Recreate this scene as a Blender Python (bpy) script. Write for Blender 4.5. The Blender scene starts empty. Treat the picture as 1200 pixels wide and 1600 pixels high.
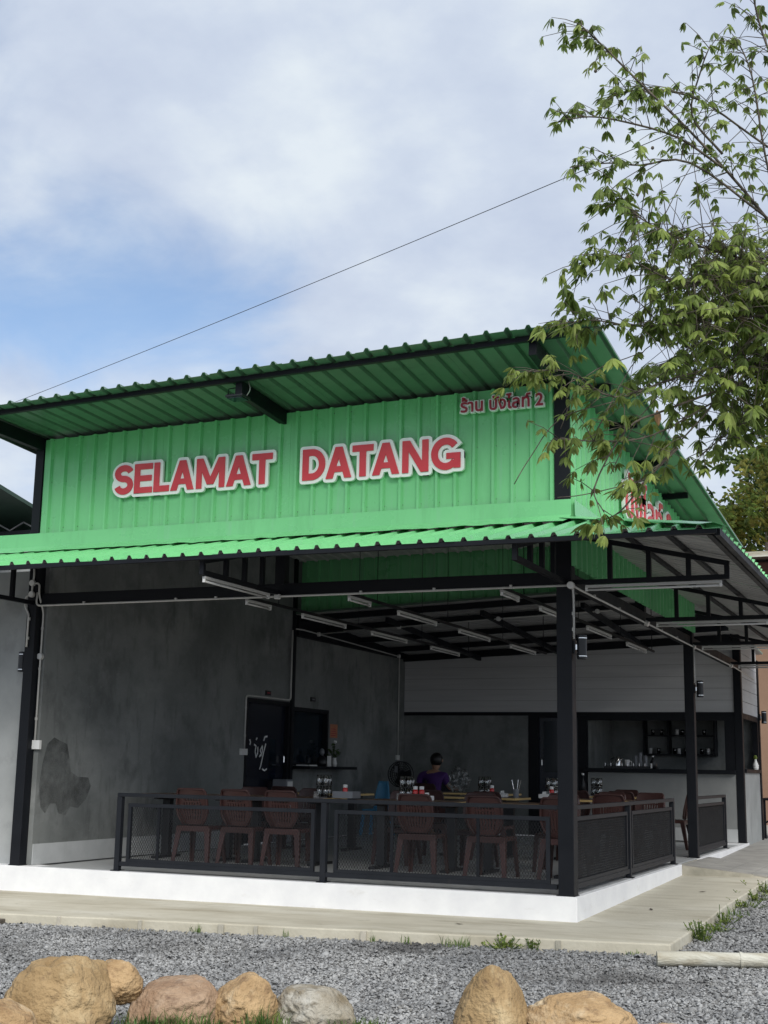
import bpy, bmesh, math, random
import numpy as np
from mathutils import Vector, Matrix, noise
random.seed(7); rng = np.random.default_rng(7)
S = bpy.context.scene; COL = S.collection; R = math.radians

# ------------------------------------------------------------------ camera
cam_d = bpy.data.cameras.new('camera'); cam = bpy.data.objects.new('camera', cam_d); COL.objects.link(cam); S.camera = cam
CR, CU, CF = Vector((0.91972431, 0.39215743, 0.01788136)), Vector((0.05883191, -0.18272748, 0.98140179)), Vector((-0.38813142, 0.90156709, 0.19113028))
cam.matrix_world = Matrix(((CR.x, CU.x, -CF.x, 3.268), (CR.y, CU.y, -CF.y, -12.150), (CR.z, CU.z, -CF.z, 1.1256), (0, 0, 0, 1)))
cam_d.sensor_fit = 'VERTICAL'; cam_d.sensor_height = 36; cam_d.lens = 36 * 2052.12 / 1600; cam_d.clip_end = 2000; cam_d.clip_start = 0.05

# ------------------------------------------------------------------ world, sun, exposure
SUN_EL, SUN_DIR = R(42), Vector((0.60, -0.80, 0))            # veiled sun behind the camera, a little to the right
SUN_AZ = math.atan2(SUN_DIR.x, SUN_DIR.y)
W = bpy.data.worlds.new('World'); S.world = W; W.use_nodes = True
nt = W.node_tree; nt.nodes.clear(); N = nt.nodes.new; L = nt.links.new
out = N('ShaderNodeOutputWorld'); bg = N('ShaderNodeBackground'); L(bg.outputs[0], out.inputs[0])
sky = N('ShaderNodeTexSky'); sky.sky_type = 'NISHITA'; sky.sun_disc = False; sky.sun_elevation = SUN_EL; sky.sun_rotation = SUN_AZ
sky.air_density = 1.0; sky.dust_density = 0.6; sky.ozone_density = 2.0
tc = N('ShaderNodeTexCoord'); sep = N('ShaderNodeSeparateXYZ'); L(tc.outputs['Generated'], sep.inputs[0])
def math_n(op, a, b=None, clamp=False):
    m = N('ShaderNodeMath'); m.operation = op; m.use_clamp = clamp
    for i, v in enumerate((a, b)):
        if v is None: continue
        if isinstance(v, (int, float)): m.inputs[i].default_value = v
        else: L(v, m.inputs[i])
    return m.outputs[0]
zz = math_n('ADD', math_n('MAXIMUM', sep.outputs[2], 0.0), 0.30)
cx, cyy = math_n('DIVIDE', sep.outputs[0], zz), math_n('DIVIDE', sep.outputs[1], zz)
comb = N('ShaderNodeCombineXYZ'); L(cx, comb.inputs[0]); L(cyy, comb.inputs[1])
def cloud_noise(scale, detail, rough, off, dist=0.0):
    mp = N('ShaderNodeMapping'); mp.inputs['Location'].default_value = off; L(comb.outputs[0], mp.inputs[0])
    n = N('ShaderNodeTexNoise'); n.inputs['Scale'].default_value = scale; n.inputs['Detail'].default_value = detail
    n.inputs['Roughness'].default_value = rough; n.inputs['Distortion'].default_value = dist; L(mp.outputs[0], n.inputs[0]); return n.outputs[0]
n_big = cloud_noise(0.9, 2, 0.5, (-3.34, -18.59, 2.0)); n_mid = cloud_noise(3.2, 7, 0.54, (-2.70, 0.08, 0), 0.35); n_fine = cloud_noise(5.0, 8, 0.55, (5.0, 2.0, 3), 0.0)
cover = math_n('ADD', math_n('MULTIPLY', n_big, 2.6), math_n('MULTIPLY', n_mid, 1.0))
def ramp(src, stops):
    r = N('ShaderNodeValToRGB'); e = r.color_ramp.elements
    e[0].position, e[0].color = stops[0]; e[1].position, e[1].color = stops[-1]
    for p, c in stops[1:-1]: x = e.new(p); x.color = c
    L(src, r.inputs[0]); return r.outputs[0]
mr = N('ShaderNodeMapRange'); mr.inputs[1].default_value = 1.16; mr.inputs[2].default_value = 1.66; mr.inputs[3].default_value = 0.08; mr.inputs[4].default_value = 0.97; mr.interpolation_type = 'SMOOTHERSTEP'
L(cover, mr.inputs[0])
tex = math_n('ADD', math_n('MULTIPLY', n_mid, 0.25), math_n('MULTIPLY', n_fine, 0.75))
ccol = ramp(tex, [(0.36, (0.405, 0.46, 0.57, 1)), (0.50, (0.475, 0.53, 0.62, 1)), (0.64, (0.58, 0.63, 0.675, 1))])
scl = N('ShaderNodeVectorMath'); scl.operation = 'SCALE'; L(sky.outputs[0], scl.inputs[0]); scl.inputs['Scale'].default_value = 0.12
mix = N('ShaderNodeMix'); mix.data_type = 'RGBA'; L(mr.outputs[0], mix.inputs[0]); L(scl.outputs[0], mix.inputs[6]); L(ccol, mix.inputs[7])
cl = N('ShaderNodeVectorMath'); cl.operation = 'SCALE'; L(mix.outputs[2], cl.inputs[0]); cl.inputs['Scale'].default_value = 10.0
L(cl.outputs[0], bg.inputs[0]); bg.inputs[1].default_value = 0.1
sun_d = bpy.data.lights.new('sun', 'SUN'); sun = bpy.data.objects.new('sun', sun_d); COL.objects.link(sun)
sun_d.energy = 2.9; sun_d.angle = R(45); sun_d.color = (1.0, 0.95, 0.87)
sdir = Vector((SUN_DIR.normalized().x * math.cos(SUN_EL), SUN_DIR.normalized().y * math.cos(SUN_EL), math.sin(SUN_EL)))
sun.rotation_euler = sdir.to_track_quat('Z', 'Y').to_euler(); sun.location = (-8, -12, 14)
S.view_settings.view_transform = 'Standard'; S.view_settings.look = 'None'; S.view_settings.gamma = 1; S.view_settings.exposure = 0.45; S.view_settings.use_curve_mapping = False
S.render.engine = 'CYCLES'; S.cycles.use_denoising = True; S.cycles.max_bounces = 8; S.cycles.transparent_max_bounces = 16

# ------------------------------------------------------------------ materials
MATS = {}
def mk(name, c1, c2=None, scale=4.0, rough=0.6, metal=0.0, bump=0.0, bscale=40.0, island=0.0, stretch=None, rough2=None, spec=0.5, trans=None, detail=5, contrast=(0.35, 0.65), objrand=0.0, layers=(), crack=None):
    m = bpy.data.materials.new(name); m.use_nodes = True; t = m.node_tree; b = t.nodes['Principled BSDF']; MATS[name] = m
    b.inputs['Roughness'].default_value = rough; b.inputs['Metallic'].default_value = metal; b.inputs['Specular IOR Level'].default_value = spec
    b.inputs['Base Color'].default_value = (*c1, 1)
    crd = t.nodes.new('ShaderNodeTexCoord'); vec = crd.outputs['Object']
    if stretch:
        mp = t.nodes.new('ShaderNodeMapping'); mp.inputs['Scale'].default_value = stretch; t.links.new(vec, mp.inputs[0]); vec = mp.outputs[0]
    col = None
    if c2 is not None:
        n = t.nodes.new('ShaderNodeTexNoise'); n.inputs['Scale'].default_value = scale; n.inputs['Detail'].default_value = detail; n.inputs['Roughness'].default_value = 0.6; t.links.new(vec, n.inputs[0])
        r = t.nodes.new('ShaderNodeValToRGB'); r.color_ramp.elements[0].position = contrast[0]; r.color_ramp.elements[1].position = contrast[1]
        r.color_ramp.elements[0].color = (*c1, 1); r.color_ramp.elements[1].color = (*c2, 1); t.links.new(n.outputs[0], r.inputs[0]); col = r.outputs[0]
        if rough2 is not None:
            q = t.nodes.new('ShaderNodeMapRange'); q.inputs[1].default_value = 0.3; q.inputs[2].default_value = 0.7; q.inputs[3].default_value = rough; q.inputs[4].default_value = rough2; t.links.new(n.outputs[0], q.inputs[0]); t.links.new(q.outputs[0], b.inputs['Roughness'])
    for (c3, sc3, st3, lo3, hi3) in layers:                          # stains and patches with a shape of their own
        mp3 = t.nodes.new('ShaderNodeMapping'); mp3.inputs['Scale'].default_value = st3; mp3.inputs['Location'].default_value = (sc3, lo3 * 9, 3); t.links.new(crd.outputs['Object'], mp3.inputs[0])
        n3 = t.nodes.new('ShaderNodeTexNoise'); n3.inputs['Scale'].default_value = sc3; n3.inputs['Detail'].default_value = 8; n3.inputs['Roughness'].default_value = 0.65; t.links.new(mp3.outputs[0], n3.inputs[0])
        q3 = t.nodes.new('ShaderNodeMapRange'); q3.inputs[1].default_value = lo3; q3.inputs[2].default_value = hi3; t.links.new(n3.outputs[0], q3.inputs[0])
        m3 = t.nodes.new('ShaderNodeMix'); m3.data_type = 'RGBA'; t.links.new(q3.outputs[0], m3.inputs[0]); m3.inputs[7].default_value = (*c3, 1)
        if col is not None: t.links.new(col, m3.inputs[6])
        else: m3.inputs[6].default_value = (*c1, 1)
        col = m3.outputs[2]
    if island or objrand:
        if island: g = t.nodes.new('ShaderNodeNewGeometry'); src = g.outputs['Random Per Island']
        else: g = t.nodes.new('ShaderNodeObjectInfo'); src = g.outputs['Random']
        a = island or objrand
        q = t.nodes.new('ShaderNodeMapRange'); q.inputs[3].default_value = 1 - a; q.inputs[4].default_value = 1 + a; t.links.new(src, q.inputs[0])
        h = t.nodes.new('ShaderNodeHueSaturation'); t.links.new(q.outputs[0], h.inputs['Value'])
        if col is not None: t.links.new(col, h.inputs['Color'])
        else: h.inputs['Color'].default_value = (*c1, 1)
        col = h.outputs[0]
    if col is not None: t.links.new(col, b.inputs['Base Color'])
    if bump:
        n2 = t.nodes.new('ShaderNodeTexNoise'); n2.inputs['Scale'].default_value = bscale; n2.inputs['Detail'].default_value = 4; t.links.new(vec, n2.inputs[0])
        bp = t.nodes.new('ShaderNodeBump'); bp.inputs['Strength'].default_value = bump; bp.inputs['Distance'].default_value = 0.02; t.links.new(n2.outputs[0], bp.inputs['Height']); t.links.new(bp.outputs[0], b.inputs['Normal'])
        if crack:
            vo = t.nodes.new('ShaderNodeTexVoronoi'); vo.feature = 'DISTANCE_TO_EDGE'; vo.inputs['Scale'].default_value = crack; nz = t.nodes.new('ShaderNodeTexNoise'); nz.inputs['Scale'].default_value = crack * 1.3; nz.inputs['Detail'].default_value = 6; t.links.new(vec, nz.inputs[0])
            av = t.nodes.new('ShaderNodeMix'); av.data_type = 'RGBA'; av.inputs[0].default_value = 0.35; t.links.new(vec, av.inputs[6]); t.links.new(nz.outputs['Color'], av.inputs[7]); t.links.new(av.outputs[2], vo.inputs[0])
            mc = t.nodes.new('ShaderNodeMapRange'); mc.inputs[2].default_value = 0.06; t.links.new(vo.outputs['Distance'], mc.inputs[0]); b2_ = t.nodes.new('ShaderNodeBump'); b2_.inputs['Strength'].default_value = 0.18; b2_.inputs['Distance'].default_value = 0.03; t.links.new(mc.outputs[0], b2_.inputs['Height']); t.links.new(bp.outputs[0], b2_.inputs['Normal']); t.links.new(b2_.outputs[0], b.inputs['Normal'])
    if trans is not None:
        o = t.nodes['Material Output']; tr = t.nodes.new('ShaderNodeBsdfTranslucent'); mx = t.nodes.new('ShaderNodeMixShader'); mx.inputs[0].default_value = trans
        if col is not None:
            h2 = t.nodes.new('ShaderNodeHueSaturation'); h2.inputs['Value'].default_value = 1.5; h2.inputs['Hue'].default_value = 0.49; t.links.new(col, h2.inputs['Color']); t.links.new(h2.outputs[0], tr.inputs[0])
        t.links.new(b.outputs[0], mx.inputs[1]); t.links.new(tr.outputs[0], mx.inputs[2]); t.links.new(mx.outputs[0], o.inputs[0])
    return m
def glassy(name, col, rough=0.05, mixf=0.75):
    m = bpy.data.materials.new(name); m.use_nodes = True; t = m.node_tree; MATS[name] = m; t.nodes.remove(t.nodes['Principled BSDF'])
    o = t.nodes['Material Output']; tp = t.nodes.new('ShaderNodeBsdfTransparent'); tp.inputs[0].default_value = (*col, 1); gl = t.nodes.new('ShaderNodeBsdfGlossy'); gl.inputs['Roughness'].default_value = rough
    fr = t.nodes.new('ShaderNodeFresnel'); fr.inputs[0].default_value = 1.5; mp = t.nodes.new('ShaderNodeMath'); mp.operation = 'MULTIPLY_ADD'; mp.inputs[1].default_value = 0.9; mp.inputs[2].default_value = 1 - mixf
    t.links.new(fr.outputs[0], mp.inputs[0]); mx = t.nodes.new('ShaderNodeMixShader'); t.links.new(mp.outputs[0], mx.inputs[0]); t.links.new(tp.outputs[0], mx.inputs[1]); t.links.new(gl.outputs[0], mx.inputs[2]); t.links.new(mx.outputs[0], o.inputs[0]); return m

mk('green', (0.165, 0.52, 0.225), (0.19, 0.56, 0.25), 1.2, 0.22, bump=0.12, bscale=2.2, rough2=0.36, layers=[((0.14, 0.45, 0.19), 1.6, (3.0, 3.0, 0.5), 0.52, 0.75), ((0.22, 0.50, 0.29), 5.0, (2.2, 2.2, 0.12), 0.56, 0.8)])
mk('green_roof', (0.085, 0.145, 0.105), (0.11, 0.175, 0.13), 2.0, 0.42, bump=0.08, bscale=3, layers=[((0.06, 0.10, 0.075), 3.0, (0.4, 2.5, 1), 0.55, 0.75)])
mk('sheet_under', (0.33, 0.33, 0.33), (0.42, 0.42, 0.41), 2.5, 0.5)
mk('liner', (0.55, 0.55, 0.54), (0.68, 0.67, 0.65), 2.0, 0.55)
mk('steel', (0.0035, 0.0045, 0.0075), (0.006, 0.0075, 0.011), 3.0, 0.42, bump=0.03, bscale=60, rough2=0.6, spec=0.25)
mk('steel_grey', (0.007, 0.009, 0.013), (0.011, 0.013, 0.018), 4.0, 0.5, bump=0.03, bscale=80, spec=0.3, layers=[((0.025, 0.025, 0.026), 9.0, (1, 1, 1), 0.64, 0.8)])
mk('galv', (0.07, 0.075, 0.08), (0.16, 0.16, 0.16), 3.0, 0.5, metal=0.3)
mk('cement', (0.135, 0.147, 0.146), (0.22, 0.232, 0.227), 0.8, 0.6, bump=0.2, bscale=14, detail=11, layers=[((0.30, 0.312, 0.307), 0.55, (1, 1, 1.6), 0.48, 0.74), ((0.09, 0.098, 0.098), 1.9, (1, 1, 0.8), 0.52, 0.74), ((0.10, 0.107, 0.107), 7.0, (1, 1, 0.22), 0.55, 0.78), ((0.30, 0.31, 0.305), 16.0, (1, 0.6, 1.6), 0.62, 0.82)])
mk('cement_light', (0.25, 0.265, 0.265), (0.35, 0.365, 0.365), 1.1, 0.7, bump=0.15, bscale=12, detail=8, layers=[((0.17, 0.18, 0.18), 1.7, (1, 1, 0.8), 0.55, 0.78)])
mk('cement_mid', (0.22, 0.23, 0.23), (0.29, 0.30, 0.295), 1.3, 0.7, bump=0.1, bscale=14, detail=8)
mk('stain', (0.085, 0.09, 0.09), (0.145, 0.152, 0.149), 4.0, 0.55, detail=6, stretch=(1, 1, 0.45), layers=[((0.055, 0.06, 0.06), 3.0, (1, 1, 0.5), 0.45, 0.62)])
mk('white_paint', (0.74, 0.75, 0.77), (0.82, 0.83, 0.84), 3.0, 0.6, bump=0.06, bscale=25, layers=[((0.60, 0.59, 0.56), 2.4, (1, 1, 2.5), 0.60, 0.85)])
mk('skirting_tile', (0.42, 0.44, 0.45), (0.52, 0.54, 0.55), 2.0, 0.25)
mk('floor_tile', (0.40, 0.415, 0.42), (0.46, 0.475, 0.48), 1.6, 0.28, rough2=0.5)
mk('board', (0.50, 0.505, 0.51), (0.57, 0.575, 0.58), 2.0, 0.6, stretch=(0.3, 1, 6))
mk('concrete', (0.42, 0.395, 0.315), (0.55, 0.525, 0.435), 1.2, 0.85, bump=0.2, bscale=35, detail=9, contrast=(0.28, 0.7), layers=[((0.33, 0.30, 0.225), 1.6, (0.5, 2.6, 1), 0.50, 0.72), ((0.60, 0.585, 0.51), 0.8, (0.6, 2.0, 1), 0.55, 0.75), ((0.24, 0.225, 0.175), 5.0, (1, 1, 1), 0.62, 0.78)])
mk('concrete_edge', (0.30, 0.29, 0.24), (0.47, 0.44, 0.37), 3.5, 0.9, bump=0.4, bscale=18, detail=9)
mk('paving', (0.25, 0.245, 0.23), (0.36, 0.35, 0.325), 2.4, 0.85, bump=0.2, bscale=40, detail=8)
mk('ground', (0.14, 0.14, 0.14), (0.26, 0.255, 0.25), 2.2, 0.95, bump=0.9, bscale=34, detail=9)
mk('gravel', (0.17, 0.175, 0.18), (0.29, 0.295, 0.295), 1.1, 0.85, island=0.38, detail=5, layers=[((0.085, 0.085, 0.085), 0.5, (1, 1, 1), 0.52, 0.68), ((0.27, 0.24, 0.185), 1.4, (1, 1, 1), 0.64, 0.8)])
mk('rock', (0.22, 0.145, 0.066), (0.35, 0.245, 0.125), 3.6, 0.9, bump=1.0, bscale=38, detail=12, contrast=(0.36, 0.62), layers=[((0.46, 0.36, 0.21), 2.6, (1, 1, 1), 0.55, 0.70), ((0.14, 0.09, 0.05), 6.0, (1, 1, 1.5), 0.58, 0.72)], crack=4.0)
mk('rock_pale', (0.26, 0.165, 0.078), (0.42, 0.29, 0.155), 5.0, 0.9, bump=1.0, bscale=38, detail=12, contrast=(0.36, 0.62), layers=[((0.52, 0.42, 0.28), 3.0, (1, 1, 1), 0.54, 0.68), ((0.17, 0.10, 0.05), 6.0, (1, 1, 1.5), 0.57, 0.72)], crack=5.0)
mk('rock_red', (0.22, 0.135, 0.08), (0.34, 0.24, 0.16), 4.4, 0.9, bump=1.0, bscale=38, detail=12, contrast=(0.36, 0.62), layers=[((0.46, 0.37, 0.28), 3.0, (1, 1, 1), 0.55, 0.70), ((0.13, 0.075, 0.045), 6.0, (1, 1, 1.5), 0.58, 0.72)], crack=4.0)
mk('rock_grey', (0.17, 0.135, 0.085), (0.32, 0.295, 0.24), 4.2, 0.9, bump=1.0, bscale=38, detail=12, contrast=(0.36, 0.62), layers=[((0.40, 0.39, 0.35), 3.0, (1, 1, 1), 0.52, 0.68), ((0.10, 0.08, 0.05), 6.0, (1, 1, 1.5), 0.58, 0.72)], crack=4.0)
mk('leaf', (0.085, 0.135, 0.03), (0.15, 0.20, 0.05), 1.6, 0.5, island=0.45, trans=0.48, spec=0.3)
mk('leaf_bright', (0.17, 0.24, 0.05), (0.25, 0.30, 0.09), 2.0, 0.5, island=0.38, trans=0.46, spec=0.3)
mk('leaf_dark', (0.03, 0.065, 0.018), (0.07, 0.11, 0.03), 0.9, 0.5, island=0.5, trans=0.25, spec=0.3)
mk('leaf_yellow', (0.13, 0.15, 0.025), (0.24, 0.23, 0.06), 0.8, 0.5, island=0.45, trans=0.3, spec=0.3)
mk('dead_leaf', (0.42, 0.17, 0.03), rough=0.6, trans=0.3)
mk('grass', (0.05, 0.11, 0.02), (0.13, 0.19, 0.045), 3.0, 0.6, island=0.4, trans=0.3)
mk('bark', (0.06, 0.052, 0.042), (0.14, 0.12, 0.095), 14.0, 0.9, bump=0.5, bscale=40)
mk('sign_white', (0.88, 0.88, 0.88), rough=0.35)
mk('sign_red', (0.62, 0.035, 0.05), (0.68, 0.05, 0.065), 3, rough=0.35)
mk('sign_maroon', (0.36, 0.012, 0.035), rough=0.35)
mk('pipe_white', (0.50, 0.50, 0.48), (0.58, 0.58, 0.56), 5, 0.45)
mk('lamp_white', (0.50, 0.50, 0.49), rough=0.4)
mk('tube_glass', (0.62, 0.62, 0.61), rough=0.15)
mk('black_plastic', (0.010, 0.011, 0.014), rough=0.38)
mk('chrome', (0.75, 0.75, 0.75), rough=0.15, metal=1.0)
mk('chair_brown', (0.050, 0.022, 0.020), (0.062, 0.028, 0.025), 3, 0.36, objrand=0.25, spec=0.4)
mk('table_top', (0.115, 0.060, 0.035), (0.16, 0.09, 0.05), 3.0, 0.3, stretch=(0.5, 6, 1))
mk('table_edge', (0.60, 0.42, 0.17), (0.66, 0.47, 0.2), 4, 0.5)
mk('door_blue', (0.006, 0.009, 0.018), (0.009, 0.013, 0.024), 1.0, 0.25)
mk('dark_glass', (0.006, 0.012, 0.020), rough=0.08)
mk('red_plastic', (0.55, 0.02, 0.02), rough=0.3)
mk('white_plastic', (0.75, 0.75, 0.74), rough=0.35)
mk('grey_plastic', (0.20, 0.21, 0.23), rough=0.4)
mk('blue_plastic', (0.10, 0.34, 0.58), rough=0.4)
mk('shirt', (0.055, 0.016, 0.12), (0.075, 0.022, 0.155), 8, 0.85)
mk('trousers', (0.012, 0.013, 0.018), rough=0.9)
mk('skin', (0.33, 0.185, 0.12), (0.36, 0.21, 0.14), 6, 0.5)
mk('hair', (0.008, 0.007, 0.007), rough=0.45)
mk('poster_orange', (0.42, 0.16, 0.09), (0.50, 0.21, 0.12), 6, 0.6)
mk('wood_pole', (0.28, 0.25, 0.18), (0.50, 0.50, 0.44), 3.0, 0.85, bump=0.4, bscale=25, stretch=(0.4, 3, 3))
mk('house_wall', (0.19, 0.115, 0.075), (0.24, 0.15, 0.10), 1.0, 0.85, bump=0.1, bscale=20)
mk('house_brick', (0.14, 0.065, 0.05), (0.18, 0.09, 0.07), 4, 0.85)
mk('house_roof', (0.10, 0.075, 0.055), (0.17, 0.13, 0.10), 2, 0.8)
mk('dark_roof', (0.018, 0.045, 0.030), (0.03, 0.06, 0.042), 2, 0.5)
mk('cable_black', (0.02, 0.02, 0.022), rough=0.6)
glassy('clear_glass', (0.90, 0.92, 0.92), 0.08, 0.86); glassy('bag_plastic', (0.72, 0.74, 0.74), 0.35, 0.93); glassy('pane_glass', (0.55, 0.6, 0.62), 0.03, 0.9)

st_ = MATS['stain']; tt = st_.node_tree; nn_ = tt.nodes.new('ShaderNodeTexNoise'); nn_.inputs['Scale'].default_value = 3.2; nn_.inputs['Detail'].default_value = 8; nn_.inputs['Roughness'].default_value = 0.7; cc_ = tt.nodes.new('ShaderNodeTexCoord'); tt.links.new(cc_.outputs['Object'], nn_.inputs[0])
rr = tt.nodes.new('ShaderNodeMapRange'); rr.inputs[1].default_value = 0.40; rr.inputs[2].default_value = 0.62; rr.inputs[3].default_value = 0.12; rr.inputs[4].default_value = 0.7; tt.links.new(nn_.outputs[0], rr.inputs[0]); tt.links.new(rr.outputs[0], tt.nodes['Principled BSDF'].inputs['Alpha'])
# ------------------------------------------------------------------ mesh helpers
ORG = {}
class MB:
    def __init__(s): s.v, s.f, s.m = [], [], []
    def add(s, vs, fs, mi=0):
        o = len(s.v); s.v += [tuple(v) for v in vs]; s.f += [tuple(i + o for i in f) for f in fs]; s.m += [mi] * len(fs); return s
    def box(s, a, b, mi=0):
        x0, y0, z0 = (min(a[i], b[i]) for i in range(3)); x1, y1, z1 = (max(a[i], b[i]) for i in range(3))
        return s.add([(x0, y0, z0), (x1, y0, z0), (x1, y1, z0), (x0, y1, z0), (x0, y0, z1), (x1, y0, z1), (x1, y1, z1), (x0, y1, z1)],
                     [(0, 3, 2, 1), (4, 5, 6, 7), (0, 1, 5, 4), (1, 2, 6, 5), (2, 3, 7, 6), (3, 0, 4, 7)], mi)
    def bar(s, p, q, w, h, up=(0, 0, 1), mi=0, w2=None, h2=None):
        p, q = Vector(p), Vector(q); d = (q - p).normalized(); u = Vector(up)
        if abs(d.dot(u)) > 0.98: u = Vector((0, 1, 0))
        sx = d.cross(u).normalized(); uz = sx.cross(d).normalized(); vs = []
        for c, ww, hh in ((p, w, h), (q, w2 or w, h2 or h)):
            vs += [c + sx * (i * ww / 2) + uz * (j * hh / 2) for i, j in ((-1, -1), (1, -1), (1, 1), (-1, 1))]
        return s.add(vs, [(3, 2, 1, 0), (4, 5, 6, 7), (0, 1, 5, 4), (1, 2, 6, 5), (2, 3, 7, 6), (3, 0, 4, 7)], mi)
    def tube(s, pts, r, n=8, mi=0, caps=True):
        pts = [Vector(p) for p in pts]; rs = r if isinstance(r, (list, tuple)) else [r] * len(pts); vs, fs = [], []
        prev = None
        for i, p in enumerate(pts):
            d = (pts[min(i + 1, len(pts) - 1)] - pts[max(i - 1, 0)]).normalized()
            a = prev if prev is not None else (Vector((0, 0, 1)) if abs(d.z) < 0.9 else Vector((1, 0, 0)))
            sx = d.cross(a); sx = sx.normalized() if sx.length > 1e-6 else d.orthogonal().normalized(); a = sx.cross(d).normalized(); prev = a
            vs += [p + (sx * math.cos(2 * math.pi * k / n) + a * math.sin(2 * math.pi * k / n)) * rs[i] for k in range(n)]
        for i in range(len(pts) - 1):
            for k in range(n): fs.append((i * n + k, i * n + (k + 1) % n, (i + 1) * n + (k + 1) % n, (i + 1) * n + k))
        if caps: fs += [tuple(range(n - 1, -1, -1)), tuple((len(pts) - 1) * n + k for k in range(n))]
        return s.add(vs, fs, mi)
    def lathe(s, c, prof, n=16, mi=0):
        vs, fs = [], []
        for r, z in prof: vs += [(c[0] + r * math.cos(2 * math.pi * k / n), c[1] + r * math.sin(2 * math.pi * k / n), c[2] + z) for k in range(n)]
        for i in range(len(prof) - 1):
            for k in range(n): fs.append((i * n + k, i * n + (k + 1) % n, (i + 1) * n + (k + 1) % n, (i + 1) * n + k))
        fs += [tuple(range(n - 1, -1, -1)), tuple((len(prof) - 1) * n + k for k in range(n))]
        return s.add(vs, fs, mi)
    def prism(s, poly, z0, z1, mi=0):
        n = len(poly); zf0 = z0 if callable(z0) else (lambda x, y: z0); zf1 = z1 if callable(z1) else (lambda x, y: z1)
        vs = [(x, y, zf0(x, y)) for x, y in poly] + [(x, y, zf1(x, y)) for x, y in poly]
        fs = [tuple(range(n - 1, -1, -1)), tuple(range(n, 2 * n))] + [(i, (i + 1) % n, n + (i + 1) % n, n + i) for i in range(n)]
        return s.add(vs, fs, mi)
    def mesh(s, name, mats, off=(0, 0, 0), smooth=False):
        me = bpy.data.meshes.new(name); me.from_pydata([(v[0] - off[0], v[1] - off[1], v[2] - off[2]) for v in s.v], [], s.f)
        for m in ([mats] if isinstance(mats, str) else mats): me.materials.append(MATS[m])
        if any(s.m): me.polygons.foreach_set('material_index', s.m)
        if smooth: me.polygons.foreach_set('use_smooth', [True] * len(s.f))
        me.update(); return me
    def build(s, name, mats, parent=None, smooth=False, bevel=0.0, loc=None, label=None, angle=None):
        off = ORG.get(parent.name, (0, 0, 0)) if parent else (loc or (0, 0, 0))
        o = bpy.data.objects.new(name, s.mesh(name, mats, off, smooth)); COL.objects.link(o)
        if parent: o.parent = parent; ORG[o.name] = off
        else: o.location = off; ORG[o.name] = off
        if bevel:
            b = o.modifiers.new('bevel', 'BEVEL'); b.width = bevel; b.segments = 2; b.limit_method = 'ANGLE'
        if label: o['label'] = label
        return o
def tag(o, label, cat, group=None):
    o['label'] = label; o['category'] = cat
    if group: o['group'] = group
    return o
def kind(o, k): o['kind'] = k; return o
def thing(name, label, cat, loc=(0, 0, 0), group=None):
    o = bpy.data.objects.new(name, None); COL.objects.link(o); o.location = loc; o.empty_display_size = 0.2; ORG[o.name] = tuple(loc); return tag(o, label, cat, group)
def copy_tree(o, parent=None):
    c = o.copy(); COL.objects.link(c); c.parent = parent
    for ch in list(o.children): copy_tree(ch, c)
    return c
def place(root, loc, rz=0.0, label=None):
    root.location = loc; root.rotation_euler = (0, 0, rz)
    if label: root['label'] = label
    return root
def arc(pts, r=0.04, n=4):
    """round the inner corners of a polyline"""
    pts = [Vector(p) for p in pts]; o = [pts[0]]
    for i in range(1, len(pts) - 1):
        a, b, c = pts[i - 1], pts[i], pts[i + 1]; d1 = (a - b); d2 = (c - b); k = min(r, d1.length * .45, d2.length * .45)
        p, q = b + d1.normalized() * k, b + d2.normalized() * k
        o += [(p * (1 - t) ** 2 + b * 2 * t * (1 - t) + q * t * t) for t in [j / n for j in range(n + 1)]]
    return o + [pts[-1]]

# corrugated sheet: u runs across the ribs, v along them, n is the face normal; each sheet carries 4 ribs at 0.2 m
def rib_profile(u0, u1, rib=0.034, w=0.062, top=0.026, phase=0.1, pitch=0.2):
    pts = [(u0, 0.0)]; k = math.floor((u0 - phase) / pitch)
    while True:
        c = phase + k * pitch; k += 1
        if c - w / 2 > u1: break
        for du, h in ((-w / 2, 0), (-top / 2, rib), (top / 2, rib), (w / 2, 0), (pitch / 2, 0.0)):
            if u0 + 1e-4 < c + du < u1 - 1e-4: pts.append((c + du, h))
    pts.append((u1, 0.0)); return sorted(pts)
def sheet(mb, u0, u1, fn, v0, v1, nrm, t=0.003, nv=1, wob=0.0, seed=0, **kw):
    """fn(u, v) gives the base point; v0/v1 may depend on u"""
    pr = rib_profile(u0, u1, **kw); nrm = Vector(nrm); vs = []; n = len(pr)
    for side in (0, 1):
        for j in range(nv + 1):
            for u, h in pr:
                a = v0(u) if callable(v0) else v0; b = v1(u) if callable(v1) else v1; v = a + (b - a) * j / nv
                w = wob * noise.noise(Vector((u * 1.3 + seed, v * 1.7, seed * 3.1))) if wob else 0.0
                vs.append(Vector(fn(u, v)) + nrm * (h - side * t + w))
    M = n * (nv + 1); fs, ms = [], []
    for j in range(nv):
        for i in range(n - 1):
            a = j * n + i; fs.append((a, a + 1, a + n + 1, a + n)); ms.append(0)
            fs.append((M + a, M + a + n, M + a + n + 1, M + a + 1)); ms.append(1)
    for i in range(n - 1):
        fs.append((i, M + i, M + i + 1, i + 1)); ms.append(0); e = nv * n + i; fs.append((e, e + 1, M + e + 1, M + e)); ms.append(0)
    for j in range(nv):
        a = j * n; fs.append((a, a + n, M + a + n, M + a)); ms.append(0); a += n - 1; fs.append((a, M + a, M + a + n, a + n)); ms.append(0)
    o = len(mb.v); mb.v += [tuple(v) for v in vs]; mb.f += [tuple(i + o for i in f) for f in fs]; mb.m += ms
    return mb

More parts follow.
